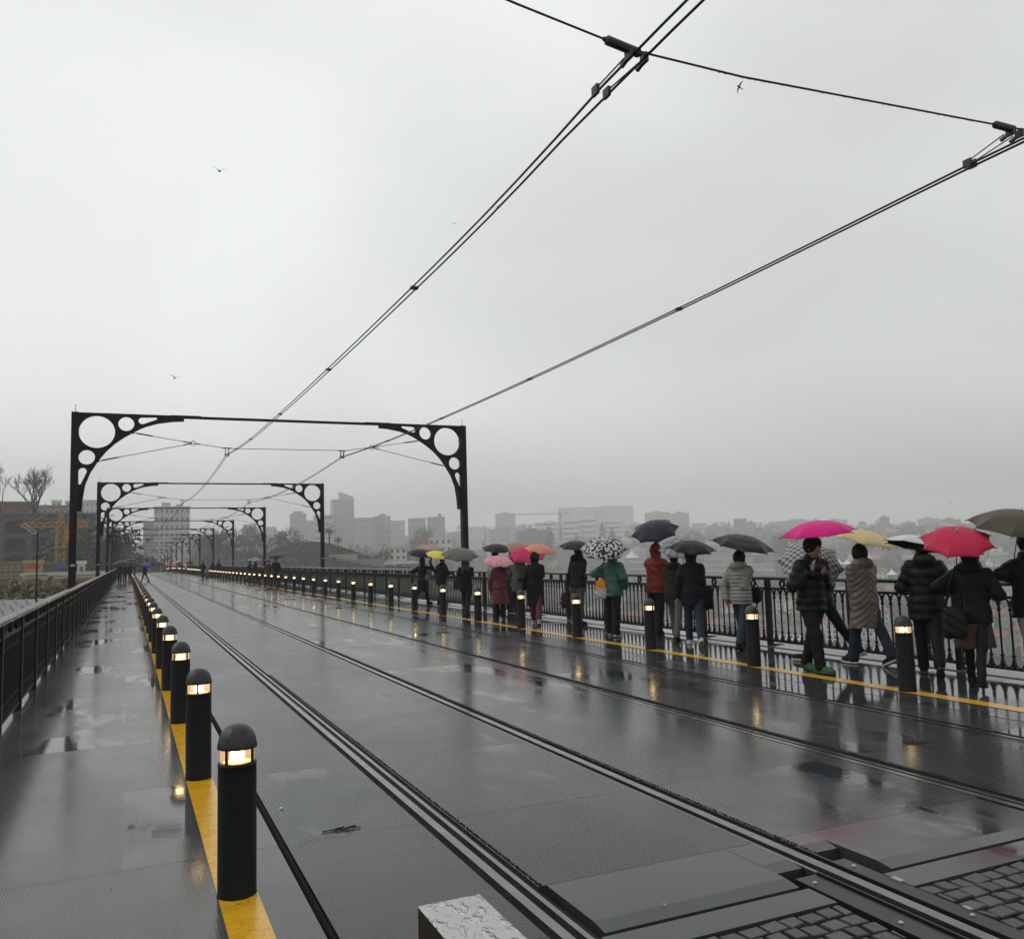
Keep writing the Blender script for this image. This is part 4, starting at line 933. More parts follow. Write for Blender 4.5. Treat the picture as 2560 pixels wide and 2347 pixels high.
def bag(label, loc, rz, size, mat_, straps=(), cat='handbag', slouch=.5):
    g = Grid((-size[0]*.75, -size[1]*.9, -size[2]*.65), (size[0]*.75, size[1]*.9, size[2]*.65), max(.008, size[0]/26))
    x, y, z = abs(g.X), abs(g.Y), g.Z
    tp = 1-slouch*.35*np.clip(z/size[2]+.5, 0, 1); q = np.maximum(x/(size[0]/2*tp), np.maximum(y/(size[1]/2*tp), abs(z)/(size[2]/2)))
    r = ((x/(size[0]/2*tp))**4+(y/(size[1]/2*tp))**3+(abs(z)/(size[2]/2))**4)**.27; g.F = ((r-1)*min(size)/2+.004*np.sin(g.Z*60+g.X*40)).astype(np.float32)
    V, Q = g.mesh(); root = empty('handbag' if cat == 'handbag' else cat.replace(' ', '_'), loc, -math.radians(rz)); tag(root, label, cat)
    zm = V[Q].mean(1)[:, 2]; mats = mat_ if isinstance(mat_, list) else [mat_]; link('bag_body', np_mesh('bag_body', V, Q, mats, midx=(zm > size[2]*.06).astype(int) if len(mats) > 1 else None), root)
    for P in straps:
        mb = MB(); mb.tube([Vector(p) for p in P], .008, 6); mb.build('strap', M_black if not isinstance(mat_, list) else mats[-1], root, smooth=True)
    return root
def block(name, label, cat, loc, rot, size, mat_, screen=None):
    """a small held device with rounded corners and a screen"""
    r = empty(name, loc); r.rotation_euler = rot; tag(r, label, cat); x, y, z = (q/2 for q in size); c = min(x, z)*.25; mb = MB()
    poly = [(-x+c, -z), (x-c, -z), (x, -z+c), (x, z-c), (x-c, z), (-x+c, z), (-x, z-c), (-x, -z+c)]
    n = 8; V = [(p, -y, q) for p, q in poly]+[(p, y, q) for p, q in poly]; mb.add(V, [tuple(range(n)), tuple(range(2*n-1, n-1, -1))]+[(i, i+n, (i+1) % n+n, (i+1) % n) for i in range(n)]); mb.build('case', mat_, r)
    mb = MB(); mb.box(-x*.9, x*.9, -y-.0008, -y-.0002, -z*.92, z*.92); mb.build('screen', screen or M_black, r); mb = MB(); mb.lathe([(.006, 0), (.006, .002), (0, .002)], 8, (0, 0, 0), Matrix.Translation((x*.5, y, z*.75))@Matrix.Rotation(-PI/2, 4, 'X')); mb.build('camera_lens', M_black, r)
    return r
WK = ((20, 6, 0), (-16, 14, 22)); WK2 = ((-17, 12, 22), (19, 5, 0)); ST = ((3, 2, 0), (-3, 3, 0))
C_blk = F_('black_coat', (.0055, .0055, .006), .55); C_ink = F_('ink_coat', (.007, .0085, .013), .6); G_tr = F_('grey_trousers', (.055, .055, .058), .7)
# -- a
ps, hd, H = feet(1056, 1513), 60, 1.60
u, l = carry(ps, hd, H, (1053, 1374), 68, (9, 16), -.05, 'navy umbrella with white dots along its rim, held over a black coat', umb_mat('navy_dots', (.012, .014, .042), 'dots'), 'L')
p = person(ps, hd, 'person in a knee length black coat raising a phone, grey purse at the back', H, WK2, 3, (l, to_local(ps, hd, H, at(1076, 1408, dep(*ps)-.05))), (True, True), dict(hem=.50, flare=.10, mat=C_blk), dict(mat=M_black), hair='bob')
tgt = world_pt(p, p['_wrists'][3:])
block('phone', 'dark phone held up by the person in the knee length black coat', 'phone', (tgt.x+.02, tgt.y, tgt.z+.12), (0, 0, -math.radians(60)), (.075, .009, .15), M_black)
hp = at(1067, 1443, dep(*ps)-.17); bag('grey purse on a long strap behind the black coat', hp, 60, (.27, .10, .20), F_('grey_leather', (.10, .10, .105), .5), [[(-.1, 0, .08), (-.17, .02, .3), (-.12, .10, .52)], [(.1, 0, .08), (-.02, .02, .3), (-.12, .10, .52)]])
# -- b
ps, hd, H = feet(1104, 1513), 70, 1.60
u, l = carry(ps, hd, H, (1096, 1379), 60, (12, 14), 0, 'small clear yellow umbrella between the navy dotted and grey green ones', umb_mat('lemon', (.72, .62, .10)), 'L', minR=.42)
person(ps, hd, 'person in a wide black cape coat under the yellow umbrella', H, ((10, 3, 0), (-10, 6, 10)), 6, (l, (.16, .30, 1.12)), (True, True), dict(hem=.72, flare=.25, thick=.03, sleeve=.02, mat=C_blk), dict(mat=M_black), hair='short')
# -- c
ps, hd, H = feet(1167, 1541), 35, 1.60
u, l = carry(ps, hd, H, (1150, 1373), 98, (4, 18), .05, 'large grey green umbrella with a spike, over the long haired woman', umb_mat('sage', (.115, .12, .105)), 'R')
person(ps, hd, 'person with long light brown hair and black beret, dark clothes', H, WK, 3, (None, l), (True, True), dict(hem=.74, flare=.06, mat=C_blk), dict(mat=M_black), hair='long', hairc=F_('brown_hair', (.085, .05, .032), .5), hat=dict(kind='beret', mat=M_black))
bp = at(1146, 1458, dep(*ps)-.05); bag('dark shoulder bag hanging beside the long haired person', bp, 35, (.30, .12, .32), F_('charcoal_leather', (.022, .022, .024), .45), [[(-.1, 0, .14), (0, .03, .46), (.09, 0, .14)]])
# -- d
ps, hd, H = feet(1239, 1531), 70, 1.74
u, l = carry(ps, hd, H, (1243, 1361), 70, (4, 14), 0, 'plain black umbrella above the pink floral one', umb_mat('black_nylon', (.014, .013, .013)), 'R', minR=.43)
person(ps, hd, 'person in a pale jacket half hidden behind the crimson coat', H, ST, 3, (None, l), (True, True), dict(hem=.80, mat=F_('pale_jacket', (.30, .30, .29), .6)), dict(mat=M_black), hair='short')
# -- e
ps, hd, H = feet(1251, 1547), 30, 1.50
u, l = carry(ps, hd, H, (1247, 1392), 66, (6, 16), .1, 'pale pink floral umbrella over the crimson coat', umb_mat('pink_floral', (.5, .2, .25), 'floral'), 'R', minR=.42)
person(ps, hd, 'person in a long flared crimson raincoat with black boots', H, ST, 3, (None, l), (True, True), dict(hem=.42, flare=.16, thick=.02, sleeve=.02, mat=F_('crimson_coat', (.095, .012, .026), .5), wr=.008), dict(mat=M_black, r=1.1), shoe=dict(mat=M_black, boot=1), hood='up', stance=.10)
# -- f, f2
ps, hd, H = feet(1297, 1536), 65, 1.68
u, l = carry(ps, hd, H, (1318, 1370), 104, (-3, 26), .12, 'bright crimson pink umbrella behind the black hooded head', umb_mat('rose', (.58, .035, .12), trans=.3), 'R')
person(ps, hd, 'person in a mid grey overcoat under the crimson pink umbrella', H, ST, 2, (None, l), (True, True), dict(hem=.60, mat=F_('grey_wool', (.085, .083, .080), .8)), dict(mat=M_black), hair='short')
ps, hd, H = feet(1283, 1529), 65, 1.72
u, l = carry(ps, hd, H, (1297, 1361), 80, (10, 22), .1, 'tan umbrella tucked behind the crimson pink one', umb_mat('tan', (.34, .25, .16), trans=.25), 'R')
person(ps, hd, 'person in dark clothes hidden behind the grey overcoat', H, ST, 2, (None, l), (True, True), dict(hem=.8, mat=C_ink), dict(mat=M_black), hair='short', res=.02)
# -- g
ps, hd, H = feet(1341, 1561), 28, 1.66
u, l = carry(ps, hd, H, (1352, 1362), 86, (10, 12), .28, 'peach umbrella held out in front of the black hooded coat', umb_mat('peach', (.70, .30, .22), trans=.3), 'R', strap=True)
person(ps, hd, 'person in a long black hooded coat and crimson trousers', H, ((16, 4, 0), (-12, 14, 20)), 3, (None, l), (True, True), dict(hem=.46, flare=.03, thick=.012, mat=C_blk), dict(mat=F_('crimson_trousers', (.10, .012, .028), .6), short=.09), shoe=dict(mat=F_('pink_canvas', (.34, .20, .20), .6), sole=M_sole), hood='up')
# -- h
ps, hd, H = feet(1449, 1565), 72, 1.76
u, l = carry(ps, hd, H, (1441, 1353), 88, (3, 12), 0, 'black umbrella partly behind the black and white patterned one', umb_mat('soot_nylon', (.018, .018, .017)), 'R')
person(ps, hd, 'person in a black jacket and grey trousers carrying a dark bag', H, ST, 4, (None, l), (True, True), dict(hem=.82, thick=.01, mat=C_ink), dict(mat=G_tr, r=1.05), hair='short', hood='down')
bp = at(1414, 1500, dep(*ps)-.1); bag('dark carrier bag in the hand of the black jacketed person', bp, 60, (.24, .12, .36), F_('dark_bag', (.014, .014, .015), .5), [[(-.07, 0, .16), (0, 0, .27), (.07, 0, .16)]])
# -- i
ps, hd, H = feet(1535, 1590), 62, 1.68
u, l = carry(ps, hd, H, (1509, 1352), 122, (-3, 30), .05, 'black and white leaf patterned umbrella over the teal jacket', umb_mat('leaf_print', (.3, .3, .3), 'leaf'), 'L', rise=.34)
person(ps, hd, 'person in a teal anorak and wide black trousers with a tote bag', H, ((9, 2, 0), (-9, 3, 6)), 4, (l, (.24, .1, .95)), (True, True), dict(hem=.78, thick=.022, sleeve=.014, mat=F_('teal_cloth', (.045, .115, .10), .6), wr=.008), dict(mat=M_black, r=1.14, flare=.02), shoe=dict(mat=F_('grey_runner', (.26, .26, .27), .6), sole=M_sole), hood='up', stance=.14)
bp = at(1503, 1473, dep(*ps)-.12); bag('tote bag, orange top half and white below, beside the teal anorak', bp, 40, (.25, .12, .36), [F_('white_canvas', (.42, .42, .43), .6), F_('orange_canvas', (.62, .24, .008), .6)], [[(-.06, .02, .16), (-.02, .02, .30), (.05, .02, .16)]], 'tote bag')
# -- j
ps, hd, H = feet(1647, 1588), 58, 1.74
cam_t = to_local(ps, hd, H, at(1641, 1392, dep(*ps)+.12))
u, l = carry(ps, hd, H, (1634, 1310), 124, (-13, 27), .0, 'dark navy umbrella, highest of the crowd, over the red anorak', umb_mat('navy_nylon', (.020, .017, .036)), 'L')
p = person(ps, hd, 'person in a red hooded anorak aiming a camera over the rail', H, ((9, 2, 0), (-9, 3, 6)), 2, (l, cam_t), (True, True), dict(hem=.80, thick=.018, sleeve=.012, mat=F_('red_anorak', (.17, .014, .016), .55), wr=.008), dict(mat=M_black, r=1.12, flare=.015), hood='up')
t_ = world_pt(p, p['_wrists'][3:]); block('pocket_camera', 'small dark camera held up by the person in red', 'camera', (t_.x+.03, t_.y+.02, t_.z+.11), (0, 0, -.9), (.11, .04, .065), M_black)
# -- k
ps, hd, H = feet(1692, 1598), 48, 1.60
u, l = carry(ps, hd, H, (1706, 1352), 124, (-6, 26), .15, 'pale grey tartan umbrella behind the black one', umb_mat('grey_check', (.3, .3, .3), 'check', .25), 'L')
person(ps, hd, 'person in a dark olive jacket, grey jeans and tan shoes', H, ((18, 5, 0), (-15, 12, 20)), 5, (l, (.22, .16, 1.0)), (True, True), dict(hem=.74, thick=.015, mat=F_('olive_cloth', (.020, .019, .014), .6)), dict(mat=F_('grey_jeans', (.105, .098, .098), .75)), shoe=dict(mat=F_('tan_leather', (.15, .062, .025), .55), sole=M_dk), hair='short', hood='down')
# -- l
ps, hd, H = feet(1738, 1612), 30, 1.66
u, l = carry(ps, hd, H, (1730, 1353), 120, (4, 14), .15, 'black umbrella over the black hood, in front of the tartan one', umb_mat('jet_nylon', (.016, .016, .016)), 'R')
person(ps, hd, 'person in a black hooded jacket, blue jeans and white trainers', H, ((14, 4, 0), (-16, 16, 34)), 5, (None, l), (True, True), dict(hem=.70, flare=.04, thick=.012, mat=C_ink), dict(mat=M_denim, r=1.02), shoe=dict(mat=F_('white_trainer', (.55, .55, .54), .6), sole=M_sole), hood='up')
bp = at(1768, 1493, dep(*ps)-.1); bag('black jacket bundle hanging from the arm beside blue jeans', bp, 30, (.22, .16, .42), C_blk, [[(-.02, 0, .18), (-.06, .05, .30)]], 'bundle', .9)
# -- m
ps, hd, H = feet(1858, 1622), 66, 1.60
lh = to_local(ps, hd, H, at(1815, 1497, dep(*ps)-.05))
u, l = carry(ps, hd, H, (1861, 1339), 158, (10, 13), .1, 'wide black umbrella with charcoal bands over the silver jacket', umb_mat('banded_black', (.014, .015, .016), 'rings'), 'R')
person(ps, hd, 'person in a silver quilted jacket and jeans with a black bob', H, ((17, 4, 0), (-15, 10, 18)), 3, (lh, l), (False, True), dict(hem=.80, puff=.062, thick=.02, sleeve=.012, mat=F_('silver_quilt', (.21, .205, .19), .35)), dict(mat=M_denim), shoe=dict(mat=M_black, boot=1), hair='bob', hood='down')
bp = at(1890, 1486, dep(*ps)-.02); bag('black shoulder bag against the silver quilted jacket', bp, 66, (.18, .10, .27), C_blk, [[(-.05, 0, .12), (-.10, -.02, .36), (-.13, .02, .42), (.05, 0, .12)]])
# -- o first (behind n)
ps, hd, H = feet(2068, 1652), -35, 1.66
u, l = carry(ps, hd, H, (2031, 1392), 166, (-8, 52), -.28, 'black and white checked umbrella tipped back behind the dark haired man', umb_mat('plaid_print', (.3, .3, .3), 'plaid', .2), 'R', rise=.36)
person(ps, hd, 'person in black striding away behind the man with the phone', H, ((20, 6, 0), (-26, 10, 24)), 5, (None, l), (True, True), dict(hem=.80, mat=C_blk), dict(mat=M_black), shoe=dict(mat=M_black, sole=M_sole), hair='short')
# -- n
ps, hd, H = (8.16, 8.84), 176, 1.74
uh = to_local(ps, hd, H, at(2054, 1411, dep(*ps)-.18)); phh = to_local(ps, hd, H, at(2021, 1432, dep(*ps)-.22))
u, l = carry(ps, hd, H, (2040, 1303), 186, (-6, 5), -.12, 'vivid magenta umbrella held by the man looking at his phone', umb_mat('magenta', (.78, .018, .27), trans=.3), 'L', shw=.18)
p = person(ps, hd, 'person with thick black hair looking down at a white phone, green shoes', H, ((-10, 10, 14), (14, 6, 0)), 4, (l, phh), (True, True), dict(hem=.80, puff=.105, thick=.022, sleeve=.016, mat=F_('black_quilt', (.009, .009, .010), .34)), dict(mat=F_('dark_trousers', (.012, .011, .011), .7), r=1.12), shoe=dict(mat=F_('green_runner', (.018, .085, .030), .55), sole=M_dk), hair='thick', face=True, headturn=-14, nod=16, res=.0105, shw=.18)
t_ = world_pt(p, p['_wrists'][3:]); block('phone', 'white phone in the hand of the man under the magenta umbrella', 'phone', at(2033, 1413, dep(*ps)-.27), (-.5, .5, -2.9), (.074, .009, .15), F_('white_case', (.55, .55, .55), .3))
# -- p
ps, hd, H = feet(2172, 1662), 2, 1.64
lh = to_local(ps, hd, H, at(2140, 1528, dep(*ps)-.02))
u, l = carry(ps, hd, H, (2163, 1325), 158, (12, 12), .08, 'pale straw yellow umbrella over the long beige coat', umb_mat('straw', (.70, .56, .29), trans=.25), 'R', strap=True)
person(ps, hd, 'person in a long beige quilted coat and flared jeans', H, ((16, 4, 0), (-24, 6, 24)), 3, (lh, l), (False, True), dict(hem=.55, flare=.17, puff=.085, chevron=.9, thick=.028, sleeve=.016, mat=F_('beige_quilt', (.16, .127, .108), .42)), dict(mat=M_denim, flare=.028), shoe=dict(mat=M_black, sole=M_sole), hair='bob', hood='down')
# -- q
ps, hd, H = feet(2330, 1688), 46, 1.68
u, l = carry(ps, hd, H, (2296, 1341), 156, (15, -2), .27, 'silver topped umbrella with black lining, left of the red one', umb_mat('silver_coat', (.55, .57, .58), trans=.05), 'L', inner=umb_mat('black_lining', (.008, .008, .009), trans=0.))
person(ps, hd, 'person in a long black quilted coat under the silver umbrella', H, ((14, 5, 0), (-18, 18, 40)), 4, (l, (.20, .22, 1.02)), (True, True), dict(hem=.70, puff=.11, thick=.024, sleeve=.014, mat=F_('black_quilt', (.009, .009, .010), .34)), dict(mat=M_black, r=1.1), shoe=dict(mat=M_black, sole=F_('grey_sole', (.045, .045, .043), .6)), hair='short', hood='down')
# -- r
ps, hd, H = feet(2448, 1722), 62, 1.60
u, l = carry(ps, hd, H, (2392, 1329), 176, (-9, 26), .1, 'pinkish red umbrella tipped toward the bucket hat', umb_mat('raspberry', (.60, .025, .085), trans=.28), 'L', inner=None, strap=False)
person(ps, hd, 'person in black jacket, brown skirt, black tights and pink bucket hat', H, ((14, 4, 0), (-24, 6, 10)), 5, (l, (.22, .22, 1.06)), (True, True), dict(hem=.79, thick=.016, sleeve=.012, flare=.04, mat=C_blk), dict(mat=M_black, r=.86, flare=.0), skirt=dict(hem=.50, mat=F_('brown_wool', (.060, .034, .027), .8)), hair='bob', hat=dict(kind='bucket', mat=F_('pink_felt', (.30, .07, .10), .75)), hood='down', stance=.10)
bp = at(2386, 1556, dep(*ps)-.22); bag('large slouchy black leather bag at the hip of the bucket hat wearer', bp, 40, (.26, .17, .36), F_('black_leather', (.010, .010, .011), .3), [[(-.09, 0, .14), (-.02, .03, .42), (.06, .05, .62)], [(.09, 0, .14), (.08, .03, .42), (.06, .05, .62)]])
# -- s
ps, hd, H = feet(2600, 1718), 40, 1.72
u, l = carry(ps, hd, H, (2553, 1277), 236, (4, 16), .05, 'big olive grey umbrella at the right edge', umb_mat('olive_nylon', (.076, .067, .046)), 'L', strap=True, rise=.34)
person(ps, hd, 'person in a black coat and pale grey trousers at the right edge', H, ((-14, 6, 12), (16, 6, 0)), 4, (l, None), (True, False), dict(hem=.78, thick=.02, mat=C_blk), dict(mat=F_('pale_trousers', (.20, .20, .20), .7)), hair='short')
# -- distant figures
def far(px, py, hd, H, label, cm, tm=M_black, um=None, legs=WK, hem=.75, hood=None):
    ps = feet(px, py) if py < 1e3 or True else None; hnds = (None, None)
    if um:
        apx, w, tl, ul, m_ = um; u, l = carry(ps, hd, H, apx, w, tl, 0, ul, m_, 'R', lod=0); hnds = (None, l)
    return person(ps, hd, label, H, legs, 3, hnds, (False, bool(um)), dict(hem=hem, mat=cm), dict(mat=tm), hair='short', hood=hood, res=.026, group='distant people on the bridge')
G_u = umb_mat('slate_nylon', (.030, .031, .036)); B_u = umb_mat('coal_nylon', (.010, .010, .010))
far(299, 1460, 0, 1.70, 'left person of a pair in black on the left walkway, under a slate umbrella', C_blk, um=((303, 1402), 40, (3, 10), 'slate grey umbrella over the pair on the left walkway', G_u))
far(311, 1460, 0, 1.70, 'right person of the pair on the left walkway, dark jacket, grey trousers', C_ink, G_tr, legs=WK2)
far(325, 1452, 0, 1.74, 'person in black on the left walkway beside the bollards', C_blk, um=((328, 1397), 30, (0, 8), 'black umbrella on the left walkway, highest of that cluster', B_u))
far(337, 1437, 0, 1.70, 'farthest dark figure on the left walkway next to the bollards', C_blk, um=((341, 1404), 17, (6, 10), 'small black umbrella at the end of the left walkway', B_u))
far(362, 1456, -60, 1.66, 'person crossing the left track under a violet blue umbrella', C_ink, G_tr, um=((368, 1409), 29, (22, 10), 'violet blue umbrella crossing the left track', umb_mat('violet', (.055, .045, .32))), legs=((22, 4, 0), (-22, 8, 24)))
far(507, 1445, 10, 1.74, 'tall dark figure walking on the road beside the grey poncho', C_blk)
far(517, 1444, 10, 1.68, 'person in a pale grey rain poncho on the road', F_('poncho_grey', (.17, .17, .18), .4), G_tr, hem=.45, hood='up')
pB = lambda X, Y: tuple(P_ for P_ in ())
far(531, 1440, 30, 1.72, 'dark coated figure on the far right walkway, left of two', C_blk); far(547, 1441, 200, 1.76, 'dark coated figure on the far right walkway, right of two', C_ink)
W_u = umb_mat('white_print', (.45, .45, .45), 'leaf', .3)
far(624, 1452, 60, 1.66, 'left person of the couple under the pale patterned umbrella', C_blk); far(638, 1453, 60, 1.70, 'right person of the couple under the pale patterned umbrella', C_ink, um=((636, 1394), 36, (4, 8), 'pale patterned umbrella over the couple by the far balustrade', W_u))
far(672, 1459, 220, 1.66, 'person in dull maroon next to the man under the wide black umbrella', F_('maroon_coat', (.03, .012, .012), .6)); far(690, 1463, 190, 1.76, 'person in black facing the camera under a wide black umbrella', C_blk, um=((690, 1386), 46, (0, 4), 'wide black umbrella by the far balustrade', B_u), legs=ST)
far(426, 1434, 90, 1.70, 'tiny dark figure near the crest under a red umbrella', C_blk, um=((424, 1408), 21, (0, 10), 'small red umbrella near the crest of the bridge', umb_mat('red_nylon', (.45, .02, .04))))
far(441, 1433, 90, 1.70, 'tiny figure near the crest under a peach umbrella', F_('buff_coat', (.20, .12, .07), .7), um=((440, 1403), 19, (-14, 10), 'small peach umbrella near the crest of the bridge', umb_mat('peach', (.70, .30, .22))))
far(455, 1434, 90, 1.70, 'tiny dark figure standing near the crest', C_blk); far(464, 1434, 90, 1.70, 'tiny figure in a white jacket near the crest', F_('white_jacket', (.5, .5, .5), .7))
# ------------------------------------------------------------------ river, banks and hills
def lerp_tab(T, r):
    for (a, za), (b_, zb) in zip(T, T[1:]):
        if r <= b_:
            f = max(0, min(1, (r-a)/(b_-a))); return za+(zb-za)*f
    return T[-1][1]
RIDGE = [(-40, 38), (15, 40), (24, 55), (32, 51), (40, 41), (47, 28), (54, 20), (80, 18)]
def sstep(a, b, x): t = max(0, min(1, (x-a)/(b-a))); return t*t*(3-2*t)
def terrain(x, y):
    r = math.hypot(x, y); th = math.degrees(math.atan2(x, y)); k = lerp_tab(RIDGE, th)
    left = lerp_tab([(0, -40), (34, -34), (55, -11), (120, -11.5), (205, -9), (236, -7), (260, 6), (500, 6), (900, 12), (1800, k), (3200, k)], r)
    plat = lerp_tab([(0, -62), (230, -62), (275, -30), (318, -4.2), (520, -4), (800, 0), (1200, 10), (1800, k), (3200, k+4)], r)
    vall = lerp_tab([(0, -62), (470, -62), (478, -59), (560, -56), (700, -46), (900, -30), (1150, -10), (1400, 12), (1800, k), (3200, k+3)], r)
    b = sstep(17, 23, th); z = plat*(1-b)+vall*b
    a = sstep(-.2, -2.2, th) if False else 1-sstep(-2.6, -.6, th); z = z*(1-a)+left*a
    # the round knoll of the garden
    kx, ky = KN; d2 = ((x-kx)/30)**2+((y-ky)/24)**2; z += 12.2*math.exp(-d2*1.3)
    if r > 520: z += 3.2*math.sin(x*.011+1)*math.sin(y*.013)*min(1, (r-520)/300)
    if r > 1500: z += 2.5*math.sin(th*1.9)+1.8*math.sin(th*4.3+1)
    return z
_k = at(775, 1392, 350); KN = (_k.x, _k.y)
tg = NT('wet_hillside'); P = tg.geo(); n1 = tg.noise(.02, 6, .65, P); n2 = tg.noise(.3, 5, .65, P)
cg = tg.mix(tg.ramp(n1, [(.4, 0.), (.62, 1.)]), (.022, .027, .017), (.050, .047, .037)); cg = tg.mix(tg.ramp(n2, [(.45, 0.), (.7, .8)]), cg, (.022, .028, .015))
M_hill = tg.pbr(cg, .85, 0., tg.bump(n2, .6, 1.), .2)
ths = [-40, -30, -22, -16, -12, -9, -7.5, -6, -5, -4, -3.2, -2.6, -2, -1.5, -1, -.5, 0, 1.5, 3] + [4.5+i*.75 for i in range(27)] + [26+i*1.6 for i in range(32)]
rs = [20, 34, 45, 55, 70, 90, 120, 160, 205, 236, 250, 262, 275, 290, 305, 318] + [330+i*7 for i in range(16)] + [450, 470, 478, 500, 530, 560, 600, 650, 700, 760, 830, 900, 1000, 1080, 1150, 1250, 1350, 1450, 1550, 1650, 1750, 1850, 2000, 2200]
V = [(r*math.sin(math.radians(t)), r*math.cos(math.radians(t)), terrain(r*math.sin(math.radians(t)), r*math.cos(math.radians(t)))) for t in ths for r in rs]
n = len(rs); Fq = [(i*n+j, i*n+j+1, (i+1)*n+j+1, (i+1)*n+j) for i in range(len(ths)-1) for j in range(n-1)]
st(link('terrain', np_mesh('terrain', V, Fq, M_hill)))
tw = NT('grey_river'); M_riv = tw.pbr((.035, .04, .038), .12, 0., tw.bump(tw.noise(.35, 4, .6, tw.geo()), .3, .3), .5)
mb = MB(); mb.quad((-1300, -290, -60.5), (2300, -290, -60.5), (2300, 760, -60.5), (-1300, 760, -60.5)); st(mb.build('river', M_riv))
M_asph = plate('wet_asphalt', (.05, .05, .05), .3, .2, (.55, .65), seam=500)
mb = MB(); zA = dz(312)
mb.add([(-2, 312.05, zA), (11, 312.05, zA), (-5, 345, -3.4), (14, 345, -3.4), (-5, 640, -2.2), (14, 640, -2.2)], [(0, 1, 3, 2), (2, 3, 5, 4)])
st(mb.build('avenue', M_asph))
# ------------------------------------------------------------------ trees
def leafmat(name, c):
    t = NT(name); isl = t.n('ShaderNodeNewGeometry').outputs['Random Per Island']; return t.pbr(t.mix(isl, tuple(q*.55 for q in c), tuple(q*1.5 for q in c)), .6, spec=.3)
L_dk = leafmat('dark_foliage', (.030, .042, .022)); L_gr = leafmat('olive_foliage', (.048, .056, .030)); L_br = leafmat('russet_twigs', (.055, .042, .032)); L_gy = leafmat('grey_twigs', (.075, .068, .062))
M_bark = plain('wet_bark', (.035, .029, .024), .8, .3, 2.)
def leaf_cloud(pts, size, rg, droop=0.):
    """small tilted leaf faces at the given points"""
    n = len(pts); c = np.repeat(pts, 4, 0).reshape(n, 4, 3); a = rg.normal(size=(n, 3)); a /= np.linalg.norm(a, axis=1)[:, None]; b = np.cross(a, rg.normal(size=(n, 3))); b /= np.linalg.norm(b, axis=1)[:, None]
    s = size*rg.uniform(.5, 1.2, (n, 1)); q = np.stack([a*s, b*s*.6, -a*s, -b*s*.6], 1); return (c+q).reshape(-1, 3), np.arange(n*4).reshape(n, 4)
def crown_pts(rg, ncl, per, R, H, zc, shape='round', cl=.25):
    P = []
    for i in range(ncl):
        while True:
            p = rg.uniform(-1, 1, 3)
            if p@p <= 1 and p@p > .12: break
        if shape == 'cone': f = (p[2]+1)/2; p[:2] *= (1-f)*1.1+.05
        if shape == 'flat': p[2] = p[2]*.6+.3
        c = np.array([p[0]*R, p[1]*R, zc+p[2]*H]); s = R*cl*rg.uniform(.6, 1.3); P.append(c+rg.normal(size=(per, 3))*s*np.array([.6, .6, .45]))
    return np.concatenate(P)
def tree_meshes(name, seed, h, R, mat_, shape='round', ncl=60, per=60, leaf=.21, trunk=.35, zc=.62, hh=.42):
    rg = np.random.default_rng(seed); mb = MB(); zt = h*(zc-.25)
    mb.tube([(0, 0, -1), (.1, 0, zt*.5), (0, .1, zt), (.1, 0, h*zc)], [trunk, trunk*.8, trunk*.6, trunk*.3], 7)
    for i in range(7):
        a = rg.uniform(0, 6.28); e_ = (R*.7*math.cos(a), R*.7*math.sin(a), h*(zc+rg.uniform(-.12, .28))); mb.tube([(0, 0, zt*rg.uniform(.7, 1.1)), (e_[0]*.45, e_[1]*.45, (zt+e_[2])/2), e_], [trunk*.4, trunk*.25, .04], 5)
    tm = mb.mesh(name+'_trunk', M_bark, True); V, Q = leaf_cloud(crown_pts(rg, ncl, per, R, h*hh, h*zc, shape), leaf, rg)
    return tm, np_mesh(name+'_crown', V, Q, mat_, False)
def bare_meshes(name, seed, h, R, mat_, upright=.8, stems=1, twig=1., depth=5):
    rg = random.Random(seed); T = MB(); C_ = MB()
    def grow(p, d, l, r, lev, mbx):
        n = 3; P = [p]; q = p
        for i in range(n):
            d = (d+Vector((rg.uniform(-1, 1), rg.uniform(-1, 1), rg.uniform(-.4, 1)*upright))*.16).normalized(); q = q+d*l/n; P.append(q)
        mbx.tube(P, [max(.022, r*(1-.35*i/n)) for i in range(n+1)], 6 if lev < 2 else (4 if lev < 4 else 3), lev < 2)
        if lev >= depth: return
        k = rg.choice((2, 3, 3)) if lev < depth-1 else int(rg.choice((3, 4))*twig)
        for i in range(k):
            ax = Vector((rg.uniform(-1, 1), rg.uniform(-1, 1), rg.uniform(-.2, .5))); nd = (d*upright*1.3+ax*.75).normalized(); f = rg.uniform(.45, 1.)
            grow(P[0].lerp(P[-1], f) if i else P[-1], nd, l*rg.uniform(.6, .82), r*.56, lev+1, C_)
    for s_ in range(stems):
        a = 6.28*s_/stems; d = Vector((math.cos(a)*.25*(stems > 1), math.sin(a)*.25*(stems > 1), 1)).normalized(); grow(Vector((0, 0, -.5)), d, h*.36, h*.017+.04, 0, T)
    return T.mesh(name+'_trunk', M_bark, True), C_.mesh(name+'_crown', mat_)
def plant(kind, meshes, loc, sc, label, cat='tree', group='trees on the far bank', rz=None):
    r = empty(kind, loc, random.uniform(0, 6.28) if rz is None else rz); r.scale = (sc, sc, sc) if not isinstance(sc, tuple) else sc; tag(r, label, cat, group)
    link('trunk', meshes[0], r); link('crown', meshes[1], r); return r
def ground_at(px, py, d, lift=0):
    p = at(px, py, d); p.z = terrain(p.x, p.y)+lift; return p
def plant_px(kind, meshes, px, ytop, d, h0, label, ybase=None, **k):
    """a tree whose foot stands on the ground at this distance and whose top reaches the given height in the view"""
    p = at(px, ytop, d); zb = terrain(p.x, p.y) if ybase is None else at(px, ybase, d).z; return plant(kind, meshes, (p.x, p.y, zb), max(.2, (p.z-zb)/h0), label, **k)
